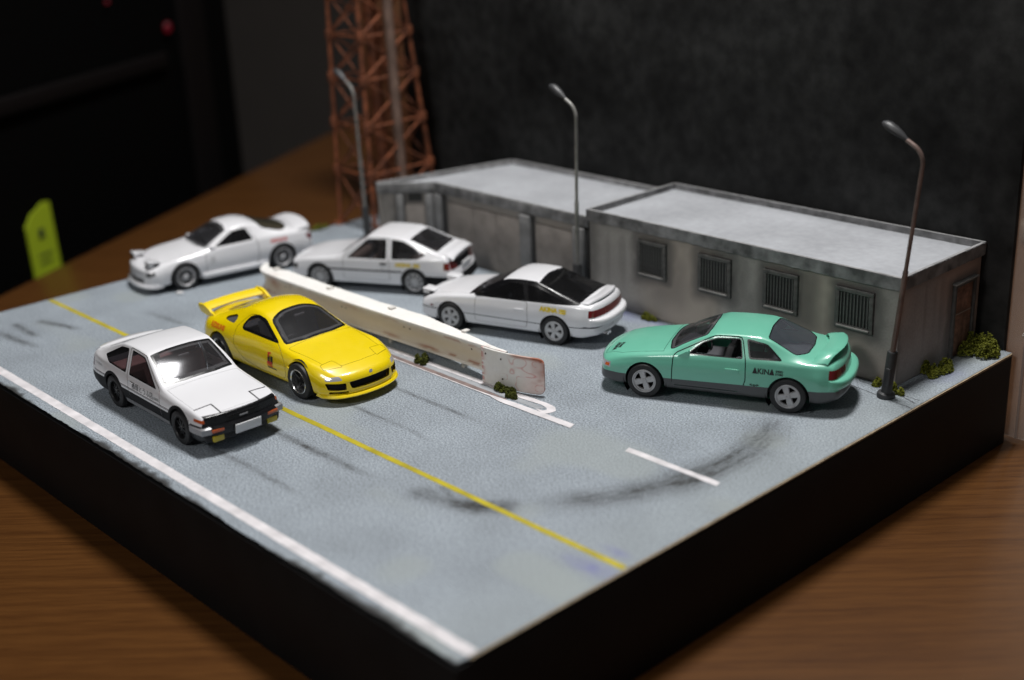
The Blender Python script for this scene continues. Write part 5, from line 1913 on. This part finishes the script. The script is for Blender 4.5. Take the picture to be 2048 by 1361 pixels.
    if fast:
        for sy in (-1, 1):
            y = c.surf_y(1.62, 0.86, sy)
            MB().box((1.66, y - sy * 0.02, 0.885), (0.20, 0.10, 0.09), bevel=0.03).build('door_mirror', MATS['black'], root)
        # raised lamps
        for sg in (-1, 1):
            rot = Matrix.Rotation(R(-20), 3, 'Y')
            z = c.surf_z(0.30, sg * 0.5)
            MB().box((0.30, sg * 0.50, z + 0.075), (0.30, 0.28, 0.035), Matrix.Rotation(R(6), 3, 'Y'), bevel=0.012).box((0.235, sg * 0.50, z + 0.03), (0.16, 0.25, 0.09), bevel=0.02).build('headlamp_pod', paintm, root)
            MB().box((0.152, sg * 0.50, z + 0.03), (0.02, 0.21, 0.075), bevel=0.008).build('headlamp', MATS['lampclear'], root)
        # lip spoiler wrapped over the hatch edge
        mb = MB()
        rings = []
        for y in np.linspace(-0.66, 0.66, 25):
            e = abs(y) / 0.66
            x0 = 4.14 - 0.16 * e ** 2.5
            z0 = c.surf_z(min(x0, 4.3), y * 0.95)
            h = 0.065 * (1 - e ** 5) + 0.006
            rings.append([(x0 - 0.17, y, z0 - 0.015), (x0 - 0.02, y, z0 + h * 0.8), (x0 + 0.13, y, z0 + h), (x0 + 0.145, y, z0 + h - 0.03), (x0 + 0.02, y, z0 - 0.03)])
        mb.loft(rings).build('tail_spoiler', paintm, root)
        MB().box((c.surf_x(0, 0.54, False) + 0.07, 0, 0.46), (0.03, 0.46, 0.12), bevel=0.01).build('number_plate', MATS['plate'], root)
        for yy in (-0.42, -0.32):
            MB().tube([(4.2, yy, 0.26), (4.44, yy, 0.26)], 0.035, 10).build('exhaust_pipe', MATS['chrome'], root)
        for sy in (-1, 1):
            c.lettering('AKINA', 3.28, 0.745, 0.095, sy, MATS['ink_yellow'], objs['body'], width=0.42, bold=0.008)
            c.lettering('SPEED\nSTARS', 3.28 + (0.32 if sy < 0 else -0.32), 0.735, 0.038, sy, MATS['ink_yellow'], objs['body'], width=0.17, bold=0.005)
        interior(root, sp, seats=(2.1, 0.36), dash_x=1.68)
    else:
        # hoop spoiler on the boot
        mb = MB()
        rings = []
        for y in np.linspace(-0.70, 0.70, 33):
            e = abs(y) / 0.70
            x0 = 4.10 - 0.20 * e ** 2.2
            base = c.surf_z(min(x0, 4.18), y * 0.93)
            lift = 0.085 * (1 - e ** 7)
            th = 0.045 if e < 0.82 else 0.045 + (lift + 0.02) * (e - 0.82) / 0.18
            top = base + lift + 0.038 * (1 - e ** 8)
            bot = base + (lift if e < 0.72 else lift * max(0, 1 - (e - 0.72) / 0.16)) - (0.0 if e < 0.72 else 0.02)
            rings.append([(x0 - 0.19, y, bot + 0.006), (x0 - 0.10, y, top - 0.012), (x0 + 0.08, y, top + 0.012), (x0 + 0.12, y, top - 0.008), (x0 + 0.09, y, bot + 0.0), (x0 - 0.05, y, bot - 0.004)])
        mb.loft(rings).build('tail_spoiler', paintm, root)
        for sy in (-1, 1):
            c.lettering('ΔKINΔ', 2.99, 0.70, 0.092, sy, MATS['ink_black'], objs['body'], width=0.37, bold=0.004)
            c.lettering('SPEED\nSTARS', 2.99 + (0.265 if sy < 0 else -0.265), 0.70, 0.036, sy, MATS['ink_black'], objs['body'], width=0.13, bold=0.002)
            c.lettering('<-o->', 2.84, 0.445, 0.05, sy, MATS['ink_black'], objs['body'], width=0.16, bold=0.004)
        c.lettering('AKINA', 0.30, -0.36, 0.075, 1, MATS['ink_black'], objs['bonnet'], axis='z', rot=R(-97), width=0.30, bold=0.004)
        c.lettering('STARS', 0.38, -0.34, 0.05, 1, MATS['ink_black'], objs['bonnet'], axis='z', rot=R(-97), width=0.22, bold=0.003)
        interior(root, sp, seats=(2.02, 0.36), dash_x=1.55, mirror=(1.87, 0, 1.11))
    wheel_wells(root, (xf, xr), 0.385, 0.44, 0.79)
    st, rm, hm, lp = wheels
    for x in (xf, xr):
        for sy in (-1, 1):
            wheel(root, x, sy * (ty - 0.085), sy, r, st, rm, hm, lp)
    return root

silvia('coupe', 'mint green coupe with dark grey skirts in front of the barred windows', 'model cars on the road', (-3.80, 7.84), (-1.46, 8.93), MATS['mint'], ('four', MATS['silver'], MATS['silver'], MATS['silver']))
silvia('fast', 'white fastback with raised lamps and black roof pillars', 'model cars on the road', (-9.22, 7.87), (-6.93, 8.66), MATS['white'], ('fat5', MATS['rimgrey'], MATS['rimgrey'], MATS['rimgrey']))

# ---- low round sports car (yellow)
FD = dict(
    L=4.29, cabin=(1.5, 3.2), ns=104,
    prof=dict(
        zb=[(0, 0.17), (0.3, 0.15), (3.8, 0.17), (4.29, 0.30)],
        wb=[(0, 0.66), (0.3, 0.79), (1.2, 0.80), (3.9, 0.80), (4.29, 0.68)],
        wm=[(0, 0.70), (0.12, 0.765), (0.35, 0.83), (0.9, 0.88), (1.6, 0.85), (2.3, 0.85), (3.2, 0.895), (3.9, 0.86), (4.29, 0.73)],
        zm=[(0, 0.36), (0.5, 0.45), (2, 0.48), (4.29, 0.55)],
        ws=[(0, 0.61), (0.12, 0.66), (0.35, 0.72), (0.9, 0.785), (1.6, 0.77), (2.4, 0.77), (3.2, 0.80), (3.9, 0.765), (4.29, 0.62)],
        zs=[(0, 0.47), (0.15, 0.52), (0.4, 0.61), (0.9, 0.705), (1.3, 0.715), (1.7, 0.735), (2.4, 0.775), (3.2, 0.83), (3.8, 0.80), (4.29, 0.71)],
        wr=[(0, 0.46), (0.15, 0.52), (0.4, 0.58), (1.0, 0.65), (1.45, 0.67), (1.65, 0.65), (2.2, 0.545), (2.7, 0.515), (3.2, 0.52), (3.8, 0.56), (4.29, 0.5)],
        zr=[(0, 0.50), (0.15, 0.545), (0.4, 0.625), (0.9, 0.705), (1.4, 0.765), (1.52, 0.79), (1.68, 0.86), (2.15, 1.085), (2.35, 1.145), (2.6, 1.165), (2.85, 1.13), (3.1, 1.055), (3.65, 0.885), (3.9, 0.83), (4.29, 0.755)],
        zt=[(0, 0.515), (0.15, 0.57), (0.4, 0.645), (0.9, 0.725), (1.36, 0.80), (1.44, 0.83), (1.58, 0.905), (2.1, 1.15), (2.3, 1.205), (2.55, 1.23), (2.8, 1.205), (3.05, 1.13), (3.6, 0.945), (3.85, 0.875), (4.1, 0.84), (4.29, 0.79)],
    ),
    radii=(0.09, 0.24, 0.20, 0.14), front=(0.40, 1.0, 0.14, 0.4), rear=(0.34, 0.9, 0.12, 0.6), rf=0.09, rr=0.10)

def yellow_car(label, group, front, rear):
    c = Car(FD)
    xf, xr, r = 0.95, 3.375, 0.315
    ty = 0.855
    loc, a, k = place(front, rear, xf, ty, 2.425)
    root = thing('model_car', label, 'model car', loc, a, k, group)
    P = MATS['yellow']
    mats = dict(body=P, door=P, bonnet=P, seam=MATS['seam'], fine_seam=MATS['yseam'], window_trim=MATS['black'], windscreen=MATS['glass_clear'], door_window=MATS['glass_smoke'], quarter_window=MATS['smoke'], rear_window=MATS['glass_smoke'], headlamp_lid=P, headlamp=MATS['lampclear'], intake=MATS['dark'], corner_lamp=MATS['lampclear'], tail_lamp=MATS['dark'], duct=MATS['smoke'], mouth=MATS['dark'])
    c.panel('door', round_poly([(1.36, 0.24), (1.30, 0.50), (1.52, 0.72), (2.24, 1.105), (2.62, 1.105), (2.88, 0.86), (2.90, 0.55), (2.62, 0.30), (2.2, 0.235)], 0.10), 'y', gap=0.008, seam='fine_seam')
    c.window('door_window', round_poly([(1.63, 0.795), (2.70, 0.825), (2.74, 0.90), (2.62, 1.06), (2.42, 1.12), (2.20, 1.085)], 0.06), 'y', trim=0.045)
    c.cut('duct', round_poly([(2.98, 0.875), (3.30, 0.885), (3.32, 0.92), (3.05, 1.005), (2.96, 0.98)], 0.035), 'y')
    c.window('windscreen', round_poly([(1.50, -0.665), (1.41, -0.3), (1.41, 0.3), (1.50, 0.665), (2.10, 0.515), (2.19, 0.25), (2.19, -0.25), (2.10, -0.515)], 0.08), 'z', trim=0.05)
    c.window('rear_window', round_poly([(2.92, -0.44), (2.92, 0.44), (3.62, 0.47), (3.70, 0.0), (3.62, -0.47)], 0.08), 'z', trim=0.03)
    c.panel('bonnet', round_poly([(0.33, -0.36), (0.52, -0.60), (1.40, -0.69), (1.40, 0.69), (0.52, 0.60), (0.33, 0.36), (0.30, 0)], 0.05), 'z', gap=0.006, seam='fine_seam')
    for sg in (-1, 1):
        c.panel('headlamp_lid', round_poly([(0.30, sg * 0.36), (0.56, sg * 0.40), (0.56, sg * 0.66), (0.42, sg * 0.68)], 0.04), 'z', gap=0.007, seam='fine_seam')
        c.cut('corner_lamp', round_poly([(sg * 0.52, 0.445), (sg * 0.74, 0.435), (sg * 0.72, 0.495), (sg * 0.55, 0.51)], 0.02), 'f')
        c.cut('intake', round_poly([(sg * 0.49, 0.28), (sg * 0.73, 0.29), (sg * 0.75, 0.405), (sg * 0.48, 0.395)], 0.02), 'f')
        c.cut('intake', round_poly([(sg * 0.46, 0.205), (sg * 0.72, 0.22), (sg * 0.72, 0.262), (sg * 0.46, 0.255)], 0.012), 'f')
        c.cut('tail_lamp', round_poly([(sg * 0.25, 0.55), (sg * 0.66, 0.55), (sg * 0.66, 0.68), (sg * 0.25, 0.68)], 0.03), 'r')
    c.cut('tail_lamp', [(4.05, 0.56), (4.4, 0.55), (4.4, 0.70), (4.1, 0.70)], 'y')
    c.cut('mouth', round_poly([(-0.40, 0.285), (0.40, 0.285), (0.435, 0.405), (0.2, 0.418), (-0.2, 0.418), (-0.435, 0.405)], 0.03), 'f')
    for x in (xf, xr):
        c.cut('hole', arch(x, 0.30, 0.36), 'y', lim=lambda v: abs(v.y) > 0.3)
    objs = c.emit_parts(root, mats, dict(seam=0.012, fine_seam=0.006, intake=0.05, mouth=0.06, duct=0.03, windscreen=0.004, door_window=0.004, rear_window=0.004), split=('door', 'door_window', 'duct', 'headlamp_lid', 'corner_lamp', 'intake', 'tail_lamp'), nest={'door_window': 'door'})
    # chin lip
    mb = MB()
    rings = []
    for y in np.linspace(-0.80, 0.80, 33):
        e = abs(y) / 0.80
        x0 = c.surf_x(y * 0.985, 0.22)
        x0 = min(x0, 0.55)
        t = 0.035
        rings.append([(x0 - t, y, 0.145), (x0 - t - 0.012, y, 0.165), (x0 - t + 0.01, y, 0.19), (x0 + 0.08, y, 0.215), (x0 + 0.14, y, 0.15)])
    mb.loft(rings).build('chin_lip', P, root)
    # side sill flares, mirrors, little mouth badge
    for sy in (-1, 1):
        d = objs['door|r' if sy > 0 else 'door|l']
        y = c.surf_y(1.22, 0.42, sy)
        MB().prism(round_poly([(1.16, 0.33), (1.26, 0.33), (1.29, 0.50), (1.20, 0.52)], 0.03), y - sy * 0.03, y + sy * 0.012, axis='y').build('fender_vent', P, root)
    MB().lathe([(0.035, 0), (0.035, 0.01), (0.0, 0.014)], 14, axis='x', center=(c.surf_x(0, 0.49) - 0.004, 0, 0.49), rot=Matrix.Rotation(PI, 3, 'Z')).build('badge', MATS['lampclear'], root)
    # rear wing: blade on two end plates
    mb = MB()
    rings = []
    for y in np.linspace(-0.645, 0.645, 21):
        e = abs(y) / 0.645
        z = 0.90 + 0.012 * (1 - e ** 2)
        x0 = 4.06 - 0.04 * e ** 2
        rings.append([(x0 - 0.005, y, z - 0.03), (x0 + 0.03, y, z + 0.0), (x0 + 0.12, y, z + 0.03), (x0 + 0.20, y, z + 0.05), (x0 + 0.205, y, z + 0.035), (x0 + 0.12, y, z - 0.035), (x0 + 0.03, y, z - 0.06)])
    wing = mb.loft(rings).build('rear_wing', P, root)
    for sy in (-1, 1):
        MB().prism(round_poly([(3.72, 0.80), (4.02, 0.775), (4.27, 0.83), (4.32, 0.89), (4.30, 0.97), (4.12, 0.965), (3.98, 0.92), (3.90, 0.86)], 0.04), sy * 0.60, sy * 0.655, axis='y', bevel=0.02).build('wing_plate', P, wing)
    R_ = objs['door|r']
    c.lettering('REDSUNS', 3.42, 0.745, 0.09, 1, MATS['ink_red'], objs['body'], width=0.46, bold=0.003)
    c.lettering('REDSUNS', 3.42, 0.745, 0.09, -1, MATS['ink_red'], objs['body'], width=0.46, bold=0.003)
    for sy, dd in ((1, objs['door|r']), (-1, objs['door|l'])):
        c.lettering('r', 1.82, 0.60, 0.11, sy, MATS['ink_red'], dd, bold=0.008, width=0.10, rot=R(8))
        c.lettering('11\n11', 1.78, 0.50, 0.05, sy, MATS['ink_black'], dd, bold=0.01, width=0.15)
        c.lettering('赤城', 1.80, 0.415, 0.07, sy, MATS['ink_red'], dd, bold=0.008, width=0.17)
        c.lettering('REDSUNS', 1.74, 0.355, 0.03, sy, MATS['ink_black'], dd, width=0.26, bold=0.002)
    interior(root, FD, seats=(2.05, 0.36), dash_x=1.62, belt=0.70, roof=1.1, w=1.2, mirror=(1.98, 0.0, 1.06))
    wheel_wells(root, (xf, xr), 0.395, 0.46, 0.80)
    for x in (xf, xr):
        for sy in (-1, 1):
            wheel(root, x, sy * (ty - 0.085), sy, r, 'dish', MATS['rimblack'], MATS['dark'], MATS['chrome'])
    return root

MATS['yseam'] = mat('seam_yellow', (0.10, 0.075, 0.005), rough=0.6)
yellow_car('yellow sports car with tall rear wing beside the guardrail', 'model cars on the road', (-8.535, 3.577), (-11.174, 3.513))

# ---- wedge fastback (white, far left)
FC = dict(
    L=4.31, cabin=(1.5, 3.2), ns=100,
    prof=dict(
        zb=[(0, 0.20), (0.3, 0.18), (3.8, 0.19), (4.31, 0.28)],
        wb=[(0, 0.68), (0.3, 0.78), (4.0, 0.78), (4.31, 0.70)],
        wm=[(0, 0.73), (0.15, 0.79), (0.5, 0.83), (1.0, 0.845), (2.2, 0.835), (3.3, 0.855), (4.0, 0.83), (4.31, 0.77)],
        zm=[(0, 0.42), (0.5, 0.50), (4.31, 0.54)],
        ws=[(0, 0.68), (0.15, 0.72), (0.5, 0.76), (1.0, 0.785), (3.4, 0.79), (4.1, 0.75), (4.31, 0.70)],
        zs=[(0, 0.53), (0.2, 0.585), (0.5, 0.665), (0.9, 0.735), (1.5, 0.78), (2.5, 0.82), (3.4, 0.85), (4.1, 0.84), (4.31, 0.80)],
        wr=[(0, 0.57), (0.2, 0.62), (0.6, 0.66), (1.4, 0.675), (1.6, 0.665), (2.15, 0.565), (2.8, 0.55), (3.3, 0.57), (3.8, 0.62), (4.31, 0.58)],
        zr=[(0, 0.565), (0.2, 0.615), (0.6, 0.715), (1.4, 0.82), (1.52, 0.85), (1.68, 0.93), (2.15, 1.14), (2.3, 1.18), (2.6, 1.20), (2.8, 1.17), (3.0, 1.11), (3.6, 0.93), (3.85, 0.895), (4.31, 0.825)],
        zt=[(0, 0.58), (0.2, 0.635), (0.6, 0.74), (1.38, 0.855), (1.46, 0.885), (1.6, 0.965), (2.1, 1.20), (2.25, 1.24), (2.55, 1.262), (2.75, 1.235), (2.95, 1.175), (3.6, 0.975), (3.85, 0.93), (4.1, 0.91), (4.31, 0.86)],
    ),
    radii=(0.06, 0.14, 0.06, 0.07), front=(0.24, 0.9, 0.10, 0.5), rear=(0.18, 0.7, 0.14, 0.55), rf=0.05, rr=0.06)

def wedge_car(label, group, front, rear):
    c = Car(FC)
    xf, xr, r = 0.93, 3.36, 0.31
    ty = 0.83
    loc, a, k = place(front, rear, xf, -ty, 2.43)
    root = thing('model_car', label, 'model car', loc, a, k, group)
    P = MATS['white']
    mats = dict(body=P, door=P, bonnet=P, seam=MATS['palegap'], window_trim=MATS['black'], windscreen=MATS['glass_smoke'], door_window=MATS['glass_dark'], rear_window=MATS['rear_mirror'], lamp_pocket=MATS['palegap'], indicator=MATS['smoke'], intake=MATS['smoke'], tail_lamp=MATS['redlens'], side_moulding=MATS['palegap'])
    c.panel('door', round_poly([(1.44, 0.27), (2.70, 0.27), (2.78, 0.50), (2.76, 0.84), (2.60, 1.165), (2.22, 1.15), (1.46, 0.81)], 0.05), 'y', gap=0.012)
    c.window('door_window', round_poly([(1.70, 0.842), (2.68, 0.862), (2.56, 1.13), (2.24, 1.115)], 0.04), 'y', trim=0.015)
    c.window('windscreen', round_poly([(1.50, -0.66), (1.42, -0.3), (1.42, 0.3), (1.50, 0.66), (2.10, 0.53), (2.15, 0.25), (2.15, -0.25), (2.10, -0.53)], 0.05), 'z', trim=0.02)
    c.window('rear_window', round_poly([(2.92, -0.60), (2.86, 0.0), (2.92, 0.60), (3.48, 0.675), (3.66, 0.45), (3.72, 0.0), (3.66, -0.45), (3.48, -0.675)], 0.08), 'z', trim=0.03)
    c.panel('bonnet', [(0.36, -0.50), (0.6, -0.67), (1.38, -0.70), (1.38, 0.70), (0.6, 0.67), (0.36, 0.50)], 'z', gap=0.007)
    for sg in (-1, 1):
        c.cut('lamp_pocket', [(0.12, sg * 0.36), (0.40, sg * 0.37), (0.40, sg * 0.66), (0.18, sg * 0.63)], 'z')
        c.cut('tail_lamp', [(sg * 0.30, 0.62), (sg * 0.78, 0.60), (sg * 0.78, 0.74), (sg * 0.30, 0.76)], 'r')
        c.cut('indicator', [(sg * 0.56, 0.42), (sg * 0.72, 0.42), (sg * 0.70, 0.52), (sg * 0.60, 0.52)], 'f')
    c.cut('indicator', [(0.14, 0.44), (0.24, 0.445), (0.26, 0.535), (0.20, 0.53)], 'y')
    c.cut('tail_lamp', [(4.1, 0.63), (4.5, 0.60), (4.5, 0.76), (4.14, 0.76)], 'y')
    c.cut('intake', [(-0.50, 0.25), (0.50, 0.25), (0.50, 0.35), (-0.50, 0.35)], 'f')
    for x in (xf, xr):
        c.cut('hole', arch(x, 0.30, 0.36), 'y', lim=lambda v: abs(v.y) > 0.3)
    objs = c.emit_parts(root, mats, dict(seam=0.012, intake=0.03, windscreen=0.004, door_window=0.004, lamp_pocket=0.02), split=('door', 'door_window', 'lamp_pocket', 'indicator', 'tail_lamp'), nest={'door_window': 'door'})
    for sg in (-1, 1):
        z = c.surf_z(0.28, sg * 0.5)
        MB().box((0.30, sg * 0.50, z + 0.095), (0.30, 0.28, 0.035), Matrix.Rotation(R(8), 3, 'Y'), bevel=0.012).box((0.22, sg * 0.50, z + 0.04), (0.13, 0.25, 0.10), bevel=0.02).build('headlamp_pod', P, root)
        MB().box((0.152, sg * 0.50, z + 0.045), (0.02, 0.21, 0.075), bevel=0.008).build('headlamp', MATS['smoke'], root)
    # chin block and side skirts
    mb = MB()
    rings = []
    for y in np.linspace(-0.78, 0.78, 25):
        x0 = min(c.surf_x(y * 0.985, 0.26), 0.5)
        rings.append([(x0 - 0.05, y, 0.15), (x0 - 0.055, y, 0.20), (x0 - 0.02, y, 0.24), (x0 + 0.10, y, 0.25), (x0 + 0.12, y, 0.16)])
    mb.loft(rings).build('chin_lip', P, root)
    for sy in (-1, 1):
        MB().box((2.15, sy * 0.81, 0.24), (1.62, 0.08, 0.13), bevel=0.03).build('side_skirt', P, root)
    # wing with raised ends
    mb = MB()
    rings = []
    for y in np.linspace(-0.74, 0.74, 29):
        e = abs(y) / 0.74
        x0 = 4.08 - 0.10 * e ** 2
        base = c.surf_z(min(x0, 4.2), y * 0.9)
        lift = 0.025
        bot = base + lift if e < 0.8 else base + lift * max(0, 1 - (e - 0.8) / 0.1) - 0.02
        top = base + lift + 0.045 - 0.015 * e ** 6
        rings.append([(x0 - 0.20, y, bot), (x0 - 0.10, y, top - 0.02), (x0 + 0.14, y, top + 0.02), (x0 + 0.17, y, top - 0.01), (x0 + 0.08, y, bot)])
    mb.loft(rings).build('rear_wing', P, root)
    for sy in (-1, 1):
        d = objs['door|r' if sy > 0 else 'door|l']
        y = c.surf_y(1.64, 0.84, sy)
        MB().box((1.66, y, 0.84), (0.17, 0.09, 0.08), bevel=0.03).build('door_mirror', P, d)
        c.lettering('REDSUNS', 3.30, 0.735, 0.085, sy, MATS['ink_redpale'], objs['body'], width=0.42, bold=0.003)
        c.lettering('11\n11', 1.62, 0.57, 0.06, sy, MATS['rimgrey'], d, width=0.10, bold=0.008)
    interior(root, FC, seats=(2.08, 0.36), dash_x=1.65, mirror=(1.97, 0, 1.09))
    wheel_wells(root, (xf, xr), 0.395, 0.45, 0.79)
    for x in (xf, xr):
        for sy in (-1, 1):
            wheel(root, x, sy * (ty - 0.085), sy, r, 'mesh', MATS['silver'], MATS['rimgrey'], MATS['silver'])
    return root

MATS['rear_mirror'] = mat('glass_reflective', (0.05, 0.045, 0.03), rough=0.16, coat=1.0, spec=0.8)
wedge_car('white wedge coupe with raised lamps and rear wing at far left', 'model cars on the road', (-16.129, 5.594), (-15.715, 8.04))

# small crumb of white plastic on the road beside the far left car
cr = MB().box((-15.98, 5.30, 0.03), (0.16, 0.10, 0.055), Matrix.Rotation(R(25), 3, 'Z'), bevel=0.015).build('plastic_crumb', MATS['plate'])
tag(cr, 'tiny white plastic crumb on the road by the front wheel of the far left coupe', 'crumb')
